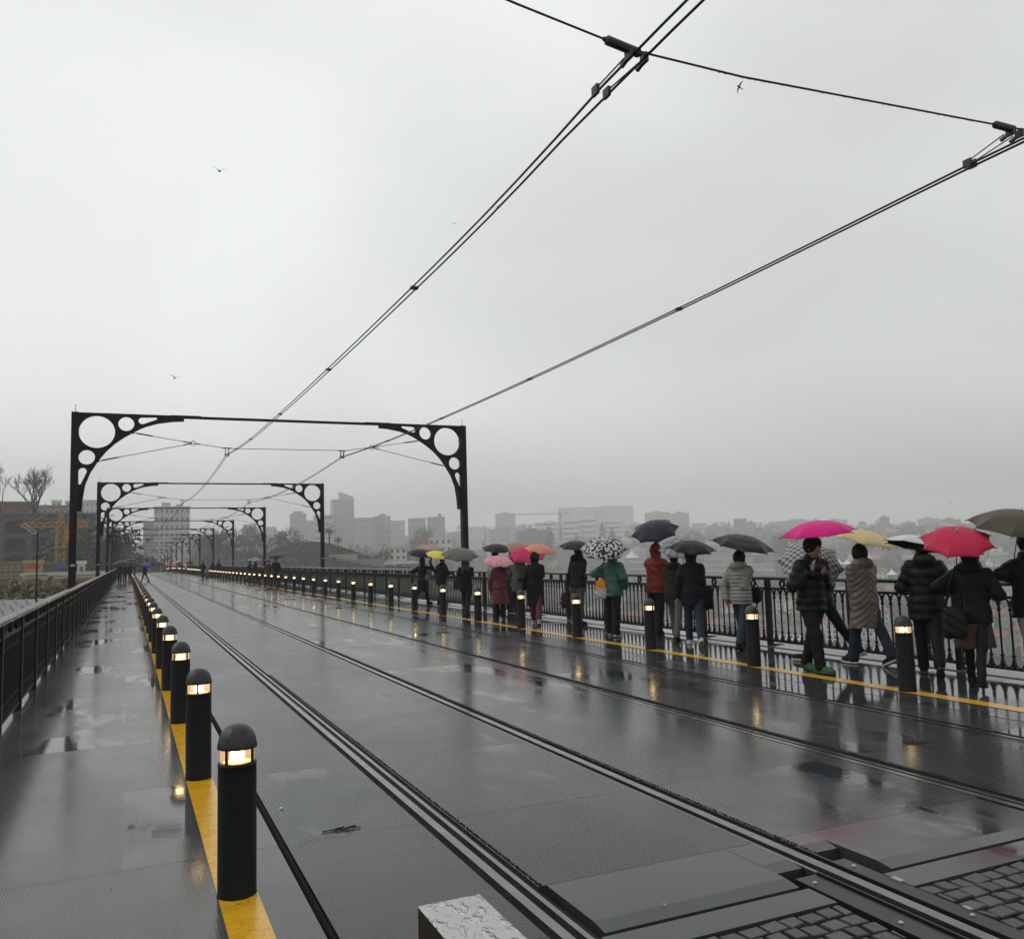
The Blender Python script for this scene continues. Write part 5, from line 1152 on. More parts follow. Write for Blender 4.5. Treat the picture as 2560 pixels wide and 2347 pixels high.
RT = [tree_meshes('round_tree', s_, 10, 4.2, m_) for s_, m_ in ((1, L_dk), (2, L_gr), (3, L_dk))]
CT = tree_meshes('conifer', 5, 12, 2.4, L_dk, 'cone', 60, 50, .22, .28, .55, .5)
BT = [bare_meshes('bare_tree', s_, 10, 4, L_gy if s_ != 12 else L_br, .55, 1) for s_ in (11, 12, 13)]
TB = [bare_meshes('tall_bare_tree', 21, 14, 4, L_gy, .9, 5, 1.5, 5), bare_meshes('tall_bare_tree', 22, 14, 3, L_gy, 1.2, 2, 1.4, 5)]
BU = tree_meshes('bare_bush', 31, 4, 2.6, L_br, 'round', 60, 34, .16, .06, .55, .42)
L_yl = leafmat('yellowing_leaves', (.105, .092, .028)); BU2 = tree_meshes('bare_bush_yellow', 33, 4, 2.4, L_yl, 'round', 50, 34, .16, .06, .55, .42)
def palm_meshes(seed):
    rg = random.Random(seed); T = MB(); T.tube([(0, 0, -.5), (.1, 0, 2), (0, .1, 4), (0, 0, 6)], [.42, .36, .33, .40], 10); C_ = MB()
    for i in range(46):
        a = rg.uniform(0, 6.28); e_ = rg.uniform(-.35, 1.25); l = rg.uniform(2.6, 3.5); p = Vector((0, 0, 6)); d = Vector((math.cos(a)*math.cos(e_), math.sin(a)*math.cos(e_), math.sin(e_))); sd = Vector((-math.sin(a), math.cos(a), 0)); P = [p]
        for k in range(7):
            d = (d+Vector((0, 0, -.17))).normalized(); p = p+d*l/7; P.append(p)
        for k in range(7):
            for t in (0, .5):
                q = P[k].lerp(P[k+1], t); up = Vector((0, 0, 1)); w_ = .62*(1-abs((k+t)/7-.4)*1.1)
                for s_ in (-1, 1):
                    tip = q+sd*s_*w_+d*.25-up*.22*w_; C_.add([q-d*.05, q+d*.09, tip], [(0, 1, 2)])
        C_.tube(P, [.035]*7+[.01], 3)
    return T.mesh('palm_trunk', M_bark, True), C_.mesh('palm_crown', L_dk)
PM = palm_meshes(3)
# ------------------------------------------------------------------ buildings
def wallmat(name, c, v=.18): return plain(name, c, .8, v, .35, 0., .3)
W_mist = wallmat('misty_render', (.33, .33, .32))  # haze painted into the wall colour of distant grey blocks
W_pale, W_grey, W_warm, W_dark, W_white, W_pink, W_och = (wallmat(n_, c_) for n_, c_ in (('pale_render', (.42, .43, .42)), ('grey_render', (.22, .225, .22)), ('warm_render', (.33, .29, .25)), ('brown_render', (.13, .115, .10)), ('white_render', (.62, .62, .60)), ('rose_render', (.34, .20, .17)), ('ochre_render', (.20, .125, .045))))
R_red = plain('wet_red_tile', (.17, .055, .038), .5, .35, .8, bump=.3); R_gry = plain('wet_grey_roof', (.085, .085, .088), .35, .3, .6); R_org = plain('wet_orange_tile', (.24, .10, .06), .5, .3, .8, bump=.3)
M_pane = plain('dark_window', (.022, .025, .028), .15, .3, 2.); M_fr = plain('white_frame', (.55, .55, .54), .5)
def win_mesh(w, h, bright=False):
    mb = MB(); mb.mi = 1; f = .12*min(w, h); mb.box(-w/2-f, w/2+f, -.10, .02, -h/2-f, h/2+f); mb.mi = 0; mb.box(-w/2, w/2, -.13, .03, -h/2, h/2); mb.mi = 1; mb.box(-.03, .03, -.15, .0, -h/2, h/2); mb.box(-w/2-f*2, w/2+f*2, -.22, .0, -h/2-f*1.6, -h/2-f*.6); return mb.mesh('window', [M_pane, M_fr])
M_panefar = plain('hazy_window', (.135, .14, .145), .4, .3, 2.)  # distant panes coloured paler than near ones, imitating haze
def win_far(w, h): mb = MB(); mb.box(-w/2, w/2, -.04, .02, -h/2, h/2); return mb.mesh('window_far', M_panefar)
_wm = {}
def building(x0, x1, yt, yb, d, mat_, label, rows=0, cols=0, roof='flat', rmat=None, yaw=0., deep=None, cat='building', name='building', group=None, side=0, wh=None, hut=None, eave=None, bands=False):
    """front wall spans the given columns of the view at distance d; stands on the ground there"""
    xm = (x0+x1)/2; c = at(xm, yt, d); az = math.atan2(c.x, c.y); w_ = (x1-x0)/FPX*d; zt = c.z; zb = at(xm, yb, d).z if yb else terrain(c.x, c.y)-2
    if eave: ze = at(xm, eave, d).z
    else: ze = zt
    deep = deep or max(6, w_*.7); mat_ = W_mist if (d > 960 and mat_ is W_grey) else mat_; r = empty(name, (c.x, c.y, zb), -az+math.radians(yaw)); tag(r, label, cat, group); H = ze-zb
    mb = MB(); mb.box(-w_/2, w_/2, 0, deep, 0, H); wl = mb.build('wall', mat_, r)
    if roof == 'flat':
        mb = MB(); mb.box(-w_/2-.2, w_/2+.2, -.2, deep+.2, H+.002, H+.5); rf = mb.build('roof', rmat or mat_, r)
        for hx in (hut or []):
            mb = MB(); mb.box(w_*hx[0], w_*hx[1], deep*.2, deep*.6, H+.5, H+.5+hx[2]); mb.build('roof_hut', mat_, rf)
    elif roof in ('gable', 'hip'):
        e_ = .5; hr = zt-ze; mb = MB(); i = (w_*.28 if roof == 'hip' else 0)
        V = [(-w_/2-e_, -e_, H), (w_/2+e_, -e_, H), (w_/2+e_, deep+e_, H), (-w_/2-e_, deep+e_, H), (-w_/2-e_+i, deep/2, H+hr), (w_/2+e_-i, deep/2, H+hr)]
        mb.add(V, [(0, 1, 5, 4), (2, 3, 4, 5), (1, 2, 5), (3, 0, 4), (0, 3, 2, 1)]); rf = mb.build('roof', rmat or R_red, r)
        mb = MB(); mb.box(w_*.2, w_*.2+.9, deep*.55, deep*.55+.7, H+hr*.5, H+hr+1.0); mb.build('chimney', mat_, rf)
    if bands:
        for k in range(rows):
            mb = MB(); z = H*(k+.45)/rows; mb.box(-w_*.46, w_*.46, -.12, .05, z, z+H/rows*.38); mb.build('window_band', M_panefar, r)
    elif rows*cols:
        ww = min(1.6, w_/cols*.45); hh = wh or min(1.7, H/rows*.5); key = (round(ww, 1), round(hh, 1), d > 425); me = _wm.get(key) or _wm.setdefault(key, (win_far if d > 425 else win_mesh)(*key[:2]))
        for a in range(rows):
            for b in range(cols):
                q = link('window', me, r); q.location = (-w_/2+w_*(b+.5)/cols, 0, H*(a+.55)/rows)
        for a in range(rows if side else 0):
            for b in range(side):
                q = link('window', me, r); q.location = (-w_/2, deep*(b+.5)/side, H*(a+.55)/rows); q.rotation_euler = (0, 0, -PI/2)
    return r
# avenue end and the hazy town above the garden
building(389, 472, 1268, 1450, 430, W_pale, 'pale tower block at the end of the avenue, stepped roof', 9, 7, hut=[(-.3, -.05, 2), (.1, .3, 1.2)], side=3)
building(360, 391, 1306, 1450, 470, W_grey, 'lower grey block left of the pale avenue tower', 7, 3)
building(205, 244, 1252, None, 460, W_pale, 'tall pale slab behind the arched wall', 8, 4)
building(246, 300, 1320, None, 520, W_grey, 'grey block behind the left gantry columns', 6, 5)
building(472, 525, 1338, None, 640, W_grey, 'hazy low block right of the avenue tower', 5, 5)
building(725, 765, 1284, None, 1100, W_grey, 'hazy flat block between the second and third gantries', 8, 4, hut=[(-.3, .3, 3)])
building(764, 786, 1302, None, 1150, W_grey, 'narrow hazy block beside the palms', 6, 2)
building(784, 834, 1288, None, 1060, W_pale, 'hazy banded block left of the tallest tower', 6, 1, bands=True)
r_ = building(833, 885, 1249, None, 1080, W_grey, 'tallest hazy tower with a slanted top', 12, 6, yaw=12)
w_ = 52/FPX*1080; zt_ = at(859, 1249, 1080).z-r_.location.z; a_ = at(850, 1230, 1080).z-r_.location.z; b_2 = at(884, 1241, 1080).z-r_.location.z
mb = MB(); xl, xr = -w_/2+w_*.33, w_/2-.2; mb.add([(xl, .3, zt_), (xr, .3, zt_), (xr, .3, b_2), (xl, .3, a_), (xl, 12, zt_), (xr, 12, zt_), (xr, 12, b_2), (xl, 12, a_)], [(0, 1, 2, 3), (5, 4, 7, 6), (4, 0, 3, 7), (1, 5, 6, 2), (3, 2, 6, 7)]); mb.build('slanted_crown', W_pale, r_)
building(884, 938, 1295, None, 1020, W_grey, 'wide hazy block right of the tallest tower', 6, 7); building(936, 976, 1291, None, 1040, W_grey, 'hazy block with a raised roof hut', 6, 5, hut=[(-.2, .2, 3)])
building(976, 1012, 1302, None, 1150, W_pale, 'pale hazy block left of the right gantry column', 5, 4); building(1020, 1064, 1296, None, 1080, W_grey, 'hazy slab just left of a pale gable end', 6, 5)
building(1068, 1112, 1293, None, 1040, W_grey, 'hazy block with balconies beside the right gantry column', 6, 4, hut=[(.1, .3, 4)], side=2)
building(608, 640, 1312, None, 900, W_grey, 'hazy block behind the garden trees', 5, 3); building(640, 690, 1318, None, 950, W_pale, 'pale hazy terrace behind the garden trees', 4, 6)
building(958, 1016, 1365, 1402, 400, W_white, 'white house with red roof left of the navy dotted umbrella', 2, 4, 'hip', R_red, eave=1371, name='house', cat='house', side=2)
building(1026, 1072, 1350, 1400, 450, W_pink, 'rose and white apartment block, left wing', 3, 3); building(1072, 1129, 1346, 1400, 455, W_white, 'white apartment block with rose bays, right wing', 3, 4, side=2)
building(1036, 1108, 1360, 1400, 415, W_warm, 'low house with orange roof in front of the apartment block', 1, 4, 'hip', R_org, eave=1373, name='house', cat='house')
building(918, 990, 1404, 1425, 345, W_pale, 'long low shed with pale gable under the white house', 0, 0, 'gable', R_gry, eave=1411, name='shed', cat='shed')
building(985, 1064, 1402, 1428, 352, W_dark, 'dark roofed long house right of the pale shed', 1, 5, 'gable', R_gry, eave=1409, name='house', cat='house')
building(740, 960, 1402, 1430, 335, W_grey, 'grey retaining wall below the garden knoll', 0, 0, deep=2, name='retaining_wall', cat='wall')
building(826, 892, 1389, 1404, 337, W_warm, 'low concrete kiosk set in the garden slope', 0, 0, deep=6, name='kiosk', cat='kiosk')
for x0, x1, yt, lab in ((1335, 1392, 1306, 'white terraced block, leftmost of the four on the hill'), (1405, 1450, 1302, 'white terraced block left of the stair tower'), (1450, 1491, 1297, 'white terraced block with stepped roof, third from the left'), (1510, 1556, 1303, 'white terraced block, rightmost of the four on the hill')):
    building(x0, x1, yt, None, 1480, W_white, lab, 4, 1, bands=True, hut=[(.0, .3, 4)], yaw=-14)
for x0, x1, yt, d, m_, lab, rw, cl_ in ((1172, 1201, 1318, 1250, W_white, 'small white block beside the right gantry column', 3, 3), (1222, 1271, 1323, 1200, W_pale, 'pale block over the plain black umbrella', 4, 6), (1274, 1300, 1317, 1260, W_pale, 'slim pale block left of the brown one', 5, 2), (1297, 1371, 1327, 1150, W_dark, 'broad brown block under the white terraces', 4, 8),
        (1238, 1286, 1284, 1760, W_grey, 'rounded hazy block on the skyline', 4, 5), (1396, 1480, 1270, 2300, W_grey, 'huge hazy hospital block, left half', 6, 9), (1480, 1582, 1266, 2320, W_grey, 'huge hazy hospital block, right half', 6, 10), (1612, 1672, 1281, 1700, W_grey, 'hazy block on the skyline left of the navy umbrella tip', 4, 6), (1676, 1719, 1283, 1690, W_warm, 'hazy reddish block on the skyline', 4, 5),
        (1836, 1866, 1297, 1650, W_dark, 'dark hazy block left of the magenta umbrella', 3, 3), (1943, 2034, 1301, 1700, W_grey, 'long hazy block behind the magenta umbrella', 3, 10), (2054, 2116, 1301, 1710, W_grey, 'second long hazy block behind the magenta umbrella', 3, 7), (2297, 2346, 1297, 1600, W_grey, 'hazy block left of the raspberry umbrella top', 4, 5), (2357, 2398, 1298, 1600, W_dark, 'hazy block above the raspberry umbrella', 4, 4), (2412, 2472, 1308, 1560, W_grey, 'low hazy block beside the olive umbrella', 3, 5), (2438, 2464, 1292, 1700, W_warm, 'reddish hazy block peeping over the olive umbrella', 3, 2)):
    building(x0, x1, yt, None, d, m_, lab, rw, cl_, hut=[(-.2, .15, 3)] if cl_ > 3 else None, yaw=random.uniform(-14, 14))
building(2146, 2165, 1303, None, 1560, W_grey, 'little hazy villa with a hipped roof on the skyline', 2, 2, 'hip', R_gry, eave=1309, name='house', cat='house')
# the terraced hotel
hr_ = empty('hotel', (0, 0, 0)); tag(hr_, 'stepped pale hotel with rows of white dormers above the balustrade', 'hotel')
dm = MB(); dm.box(-1.1, 1.1, -.6, .6, 0, 2.); dm.mi = 1; dm.box(-.6, .6, -.63, .5, .35, 1.7); DM = dm.mesh('dormer', [M_fr, M_pane])
for (x0, x1, yt, yb, d) in ((1556, 1640, 1424, 1462, 850), (1566, 1634, 1406, 1426, 872), (1740, 1935, 1428, 1468, 850), (1756, 1930, 1412, 1430, 866), (1760, 1880, 1397, 1414, 882), (1772, 1850, 1384, 1399, 898)):
    a, b_ = at((x0+x1)/2, yt, d), at((x0+x1)/2, yb, d); az = math.atan2(a.x, a.y); w_ = (x1-x0)/FPX*d; T = Matrix.Translation((a.x, a.y, b_.z))@Matrix.Rotation(-az, 4, 'Z')
    mb = MB(); mb.box(-w_/2, w_/2, 0, 17, 0, a.z-b_.z, T); mb.build('terrace_wing', W_grey, hr_); mb = MB(); mb.box(-w_/2-.4, w_/2+.4, -.5, 17.5, a.z-b_.z+.01, a.z-b_.z+.5, T); mb.build('roof', W_pale, hr_)
    k = int(w_/4.6)
    for rw in range(max(1, int((a.z-b_.z)/5.2))):
        for i in range(k): q = link('dormer', DM, hr_); q.matrix_world = T@Matrix.Translation((-w_/2+w_*(i+.5)/k, -.3, 1.2+rw*5.0))
# white peaked marquees
M_tent = plain('white_canvas_tent', (.70, .70, .69), .6, .08)
for px, py, d, s_, lab in ((1580, 1394, 835, 5.2, 'white peaked marquee left of the red anorak'), (2098, 1410, 760, 3.4, 'white peaked marquee below the straw umbrella, left of two'), (2118, 1410, 765, 3.4, 'white peaked marquee below the straw umbrella, right of two'), (2230, 1436, 700, 3.6, 'white peaked marquee by the handrail near the beige coat')):
    p = at(px, py, d); r = empty('marquee', p, random.uniform(0, 1)); tag(r, lab, 'marquee', 'white marquees on the far bank'); mb = MB(); N_ = 4; Pn = [(s_, -s_, 0), (s_, s_, 0), (-s_, s_, 0), (-s_, -s_, 0)]
    V = Pn+[(x*.45, y*.45, s_*.55) for x, y, z in Pn]+[(x*.12, y*.12, s_*1.05) for x, y, z in Pn]+[(0, 0, s_*1.5)]; mb.add(V, [(i+l*4, (i+1) % 4+l*4, (i+1) % 4+4+l*4, i+4+l*4) for l in (0, 1) for i in range(4)]+[(8+i, 8+(i+1) % 4, 12) for i in range(4)]); mb.build('tent_roof', M_tent, r)
    mb = MB(); 
    for x, y, z in Pn: mb.tube([(x, y, -s_*1.2), (x, y, 0)], .12, 5)
    mb.build('tent_poles', M_fr, r)
# houses stepping up the far bank
hs = []; rg = random.Random(12)
def gable(w_, dp_, h, hr, wm, rm, rows, cols, name):
    mb = MB(); mb.box(-w_/2, w_/2, 0, dp_, 0, h); mb.add([(-w_/2, 0, h), (-w_/2, dp_, h), (-w_/2, dp_/2, h+hr*.93), (w_/2, 0, h), (w_/2, dp_, h), (w_/2, dp_/2, h+hr*.93)], [(0, 2, 1), (3, 4, 5)]); wl = mb.mesh('wall', wm)
    mb = MB(); e_ = .5; V = [(-w_/2-e_, -e_, h-.2), (w_/2+e_, -e_, h-.2), (w_/2+e_, dp_+e_, h-.2), (-w_/2-e_, dp_+e_, h-.2), (-w_/2-e_, dp_/2, h+hr), (w_/2+e_, dp_/2, h+hr)]; V2 = [(x, y, z+.25) for x, y, z in V]
    mb.add(V2, [(0, 1, 5, 4), (2, 3, 4, 5)]); mb.add([V[0], V[1], V2[1], V2[0]], [(0, 1, 2, 3)]); mb.add([V[2], V[3], V2[3], V2[2]], [(0, 1, 2, 3)]); mb.add([V[0], V[1], V[5], V[4]], [(3, 2, 1, 0)]); mb.add([V[2], V[3], V[4], V[5]], [(3, 2, 1, 0)]); rf = mb.mesh('roof', rm)
    mb = MB(); mb.box(w_*.22, w_*.22+.9, dp_*.6, dp_*.6+.7, h+hr*.4, h+hr+.9); ch = mb.mesh('chimney', wm); return wl, rf, ch, w_, dp_, h, rows, cols
KIND = [(gable(16, 11, 7, 3.2, W_white, R_red, 2, 4, 'a'), 'white', 'red'), (gable(22, 12, 6, 3, W_pale, R_gry, 2, 6, 'b'), 'pale', 'grey'), (gable(13, 10, 9, 2.8, W_warm, R_org, 3, 3, 'c'), 'buff', 'orange'), (gable(28, 14, 7.5, 3.4, W_white, R_gry, 2, 7, 'd'), 'long white', 'grey'), (gable(18, 12, 11, 3, W_grey, R_red, 3, 5, 'e'), 'grey', 'red'), (gable(11, 9, 12, 2.4, W_white, R_org, 4, 3, 'f'), 'tall white', 'orange')]
WM = win_mesh(1.2, 1.9)
spots = []
for (r, t0, t1, stp) in ((505, 25, 56, 2.35), (545, 24, 55.5, 2.5), (600, 24, 56, 2.4), (665, 24.5, 56, 2.7), (745, 24, 56, 2.9), (840, 23.5, 55, 3.6), (960, 24, 56, 4.2)):
    t = t0+rg.uniform(0, 1)
    while t < t1: spots.append((r*rg.uniform(.98, 1.02), t)); t += stp*rg.uniform(.85, 1.15)
hl = []
for r, t in spots:
    x, y = r*math.sin(math.radians(t)), r*math.cos(math.radians(t)); dxy = dep(x, y); px = 1280+FPX*((x*_r[0]+y*_r[1])/dxy)
    if 840 <= r and 1540 < px < 1960: continue
    if r < 530 and 1890 < px < 2050: continue
    hl.append((px, r, x, y, t))
cnt = {}
for px, r, x, y, t in sorted(hl):
    (wl, rf, ch, w_, dp_, h, rows, cols), wn_, rn_ = rg.choice(KIND); cnt[(wn_, rn_)] = cnt.get((wn_, rn_), 0)+1
    o = empty('house', (x, y, terrain(x, y)-1.2), -math.radians(t)+rg.uniform(-.5, .5)); o.scale = [rg.uniform(.85, 1.1)]*3
    tag(o, f'{wn_} house with a {rn_} roof below the balustrade, {ordinal(cnt[(wn_, rn_)])} such from the left', 'house', 'houses on the far bank')
    link('wall', wl, o); q = link('roof', rf, o); link('chimney', ch, q)
    for a in range(rows):
        for b in range(cols): q = link('window', WM, o); q.location = (-w_/2+w_*(b+.5)/cols, 0, h*(a+.5)/rows)
# small blocks and houses packed over the far hillside
kb = {}
hill = []
for i in range(130):
    th = rg.uniform(21, 56); r = rg.choice([rg.uniform(1000, 1400), rg.uniform(1300, 1760)]); x, y = r*math.sin(math.radians(th)), r*math.cos(math.radians(th)); hill.append((th, r, x, y))
KB = []
for w_, dp_, h, m_, nm_ in ((16, 12, 12, W_pale, 'pale'), (24, 12, 9, W_white, 'white'), (12, 11, 17, W_grey, 'grey'), (20, 14, 14, W_warm, 'buff'), (30, 12, 10, W_dark, 'brown')):
    mb = MB(); mb.box(-w_/2, w_/2, 0, dp_, -3, h); wl = mb.mesh('wall', m_); mb = MB(); mb.box(-w_/2-.3, w_/2+.3, -.3, dp_+.3, h, h+.6); mb.box(-w_*.2, w_*.1, dp_*.3, dp_*.7, h+.6, h+3); rf = mb.mesh('roof', R_gry if m_ is W_dark else m_)
    mb = MB()
    for k in range(int(h/3.2)): mb.box(-w_*.46, w_*.46, -.08, .05, 1+k*3.2, 2.5+k*3.2)
    KB.append((wl, rf, mb.mesh('window_band', M_panefar), nm_))
for th, r, x, y in sorted(hill):
    if rg.random() < .45: wl, rf, wb, nm_ = rg.choice(KB); nm_ += ' flat roofed block'
    else: k_ = rg.choice(KIND); wl, rf, wb, nm_ = k_[0][0], k_[0][1], None, f'{k_[1]} {k_[2]} roofed house'
    kb[nm_] = kb.get(nm_, 0)+1; o = empty('hill_house' if wb is None else 'hill_block', (x, y, terrain(x, y)-1), -math.radians(th)+rg.uniform(-.5, .5)); o.scale = [rg.uniform(.8, 1.15)]*3
    tag(o, f'small {nm_} high on the hazy far hill, {ordinal(kb[nm_])} from the left', 'house' if wb is None else 'building', 'small buildings over the far hill'); link('wall', wl, o); link('roof', rf, o)
    if wb: link('window_band', wb, o)
# the warehouse with painted letters on its white gable
r = building(1912, 2018, 1601, 1640, 505, W_white, 'white quayside warehouse with dark painted letters under the balustrade', 0, 0, deep=14, name='warehouse', cat='warehouse')
fc = bpy.data.curves.new('lettering', 'FONT'); fc.body = 'SANDEMAN'; fc.size = 2.3; fc.extrude = .05; fc.space_character = 1.05
to = bpy.data.objects.new('lettering', fc); COL.objects.link(to); bpy.context.view_layer.update(); me = bpy.data.meshes.new_from_object(to.evaluated_get(bpy.context.evaluated_depsgraph_get())); bpy.data.objects.remove(to)
me.materials.clear(); me.materials.append(M_pane); lt = link('lettering', me, r); lt.rotation_euler = (PI/2, 0, 0); H_ = at(1965, 1601, 505).z-r.location.z; lt.location = (-11.4, -.08, H_-2.35)
for i in range(6): q = link('window', WM, r); q.location = (1.6+i*1.85, 0, H_-1.6)
building(2526, 2548, 1598, 1625, 470, W_och, 'ochre quayside building with two openings by the right edge', 1, 2, 'gable', R_gry, eave=1602)  # ochre wall colour stands in for yellow light on this building
# ------------------------------------------------------------------ trees of the garden and the far hill
for i, (px, yt, d, k, kind, lab) in enumerate((
        (545, 1312, 380, PM, 'palm_tree', 'tall palm over the right side of the far gantries'), (823, 1312, 352, PM, 'palm_tree', 'larger palm on the knoll beside the second gantry column'), (845, 1338, 346, PM, 'palm_tree', 'smaller palm on the knoll, right of the column'),
        (520, 1330, 400, RT[0], 'round_tree', 'dark round tree by the avenue, nearest the tower block'), (566, 1318, 410, RT[2], 'round_tree', 'dark round tree behind the third gantry column'), (600, 1310, 430, BT[0], 'bare_tree', 'hazy bare tree left of the third gantry column'),
        (622, 1318, 380, RT[1], 'round_tree', 'dark spreading tree right of the third gantry'), (662, 1322, 400, BT[1], 'bare_tree', 'bare grey tree between the gantries, left of three'), (690, 1308, 420, BT[2], 'bare_tree', 'tall bare grey tree between the gantries, middle of three'), (716, 1322, 390, RT[0], 'round_tree', 'dark clipped tree beside the knoll'), (700, 1340, 370, BT[0], 'bare_tree', 'small bare tree at the left foot of the knoll'),
        (895, 1345, 380, BT[1], 'bare_tree', 'round bare tree on the right slope of the knoll, left of two'), (940, 1345, 385, BT[0], 'bare_tree', 'round bare tree on the right slope of the knoll, right of two'), (912, 1352, 372, BT[2], 'bare_tree', 'thin bare tree between two rounder ones'), (962, 1372, 375, RT[1], 'round_tree', 'small green bush before the white house'),
        (1060, 1318, 800, RT[0], 'round_tree', 'broad dark hazy tree above the apartment block'), (1373, 1316, 1050, CT, 'conifer', 'slim dark cypress under the white terraces'), (1505, 1305, 1350, CT, 'conifer', 'pointed dark cypress between white terraces'), (1440, 1335, 1150, CT, 'conifer', 'broad dark conifer under the white terraces'), (1530, 1318, 1200, CT, 'conifer', 'dark conifer left of the navy umbrella'), (1580, 1303, 1300, BT[0], 'bare_tree', 'hazy bare tree behind the leaf patterned umbrella'), (1610, 1304, 1300, BT[2], 'bare_tree', 'hazy bare tree left of the navy umbrella top'), (1735, 1325, 1150, RT[1], 'round_tree', 'hazy round tree right of the navy umbrella'),
        (2170, 1335, 1000, RT[0], 'round_tree', 'dark round tree above the straw umbrella'), (2250, 1330, 1050, RT[2], 'round_tree', 'dark round tree above the silver umbrella'), (1975, 1322, 900, RT[2], 'round_tree', 'dark tree left of the magenta umbrella'), (2420, 1335, 1050, RT[0], 'round_tree', 'dark tree behind the olive umbrella'), (1822, 1302, 1500, CT, 'conifer', 'tiny skyline conifer left of the dark block'), (2212, 1303, 1560, CT, 'conifer', 'tiny skyline conifer right of the villa'))):
    h0 = {id(PM): 8.3, id(CT): 12.2}.get(id(k), 10.4); plant_px(kind, k, px, yt, d, h0, lab)
# far woods read as one mass between the houses
rg2 = np.random.default_rng(9); VV, QQ = [], []; nb = 0
for i in range(1100):
    th = rg2.uniform(19, 58); r = rg2.choice([rg2.uniform(560, 1250), rg2.uniform(1250, 1850)]); x, y = r*math.sin(math.radians(th)), r*math.cos(math.radians(th)); z = terrain(x, y); h = rg2.uniform(4, 10)
    pts = np.array([x, y, z+h*.5])+rg2.normal(size=(60, 3))*np.array([h*.33, h*.33, h*.26]); v, q = leaf_cloud(pts, 1.3, rg2); VV.append(v); QQ.append(q+nb); nb += len(v)
for i in range(260):
    th = rg2.uniform(2, 20); r = rg2.uniform(470, 1000); x, y = r*math.sin(math.radians(th)), r*math.cos(math.radians(th)); z = terrain(x, y); h = rg2.uniform(4, 9)
    pts = np.array([x, y, z+h*.5])+rg2.normal(size=(42, 3))*np.array([h*.33, h*.33, h*.26]); v, q = leaf_cloud(pts, 1.2, rg2); VV.append(v); QQ.append(q+nb); nb += len(v)
tag(link('woodland', np_mesh('woodland', np.concatenate(VV), np.concatenate(QQ), [L_dk], False)), 'hazy woods covering the far hillside', 'woodland', kind='stuff')
# grass on the knoll and ivy below
VV, QQ, nb = [], [], 0
for i in range(2600):
    x = KN[0]+rg2.normal()*26; y = KN[1]+rg2.normal()*16; v, q = leaf_cloud(np.array([[x, y, terrain(x, y)+.2]])+rg2.normal(size=(6, 3))*np.array([.6, .6, .12]), .45, rg2); VV.append(v); QQ.append(q+nb); nb += len(v)
tag(link('grass', np_mesh('grass', np.concatenate(VV), np.concatenate(QQ), [leafmat('wet_grass', (.026, .034, .016))], False)), 'wet grass on the garden knoll', 'grass', kind='stuff')
# ------------------------------------------------------------------ tower cranes
def crane(x, yt, d, ybase, jl, jr, yj, mat_, label, w_=1.6):
    a, b_ = at(x, yt, d), at(x, ybase, d); zj = at(x, yj, d).z; az = math.atan2(a.x, a.y); r = empty('tower_crane', (a.x, a.y, b_.z), -az+.12); tag(r, label, 'crane'); H = zj-b_.z; T_ = a.z-b_.z; s = w_/2; t = w_*.11
    mb = MB()
    for sx in (-s, s):
        for sy in (-s, s): mb.tube([(sx, sy, 0), (sx, sy, H)], t, 4)
    k = int(H/(w_*1.1))
    for i in range(k):
        z0, z1 = H*i/k, H*(i+1)/k
        for sx, sy, ex, ey in ((-s, -s, s, -s), (s, -s, s, s), (s, s, -s, s), (-s, s, -s, -s)):
            mb.tube([(sx, sy, z0), (ex, ey, z1)], t*.6, 3); mb.tube([(sx, sy, z0), (ex, ey, z0)], t*.6, 3)
    mb.build('mast', mat_, r); mb = MB(); mb.tube([(-s, 0, H), (0, 0, T_)], t, 4); mb.tube([(s, 0, H), (0, 0, T_)], t, 4); mb.tube([(0, -s, H), (0, 0, T_)], t, 4); mb.tube([(0, s, H), (0, 0, T_)], t, 4)
    for i in range(1, 4): f = i/4; mb.tube([(-s*(1-f), 0, H+(T_-H)*f), (s*(1-f), 0, H+(T_-H)*f)], t*.7, 3)
    mb.build('apex_frame', mat_, r); m = FPX/d; L0, L1 = (jl-x)/m, (jr-x)/m; mb = MB(); hj = w_*.6
    for z in (0, hj):
        for sy in ((-s*.7, s*.7) if z == 0 else (0,)): mb.tube([(L0, sy, H+z*.0+ (z if z else 0)), (L1, sy, H+z)], t*.9, 4)
    n = int((L1-L0)/(w_*.9))
    for i in range(n):
        xa, xb = L0+(L1-L0)*i/n, L0+(L1-L0)*(i+1)/n
        for sy in (-s*.7, s*.7): mb.tube([(xa, sy, H), ((xa+xb)/2, 0, H+hj)], t*.6, 3); mb.tube([((xa+xb)/2, 0, H+hj), (xb, sy, H)], t*.6, 3)
    mb.build('jib', mat_, r); mb = MB()
    for e_ in (L0*.75, L1*.8): mb.tube([(0, 0, T_), (e_, 0, H+hj)], t*.5, 3)
    mb.build('stay_rods', mat_, r); mb = MB(); mb.box(s*1.1, s*2.6, -s, s, H-w_*2.2, H-w_*.2); mb.build('cab', mat_, r); mb = MB(); mb.box(-s*1.7, s*1.7, -s*1.5, s*1.5, H-w_*2.9, H-w_*2.7); mb.build('platform', mat_, r)
crane(153, 1263, 150, 1500, 66, 215, 1317, plain('crane_orange', (.33, .15, .045), .5, .2, 2.), 'orange lattice tower crane before the arched wall', 1.25)
crane(1398, 1272, 1500, 1345, 1288, 1424, 1285, plain('crane_grey', (.10, .085, .08), .6), 'faint far tower crane over the white terraces', 3.)
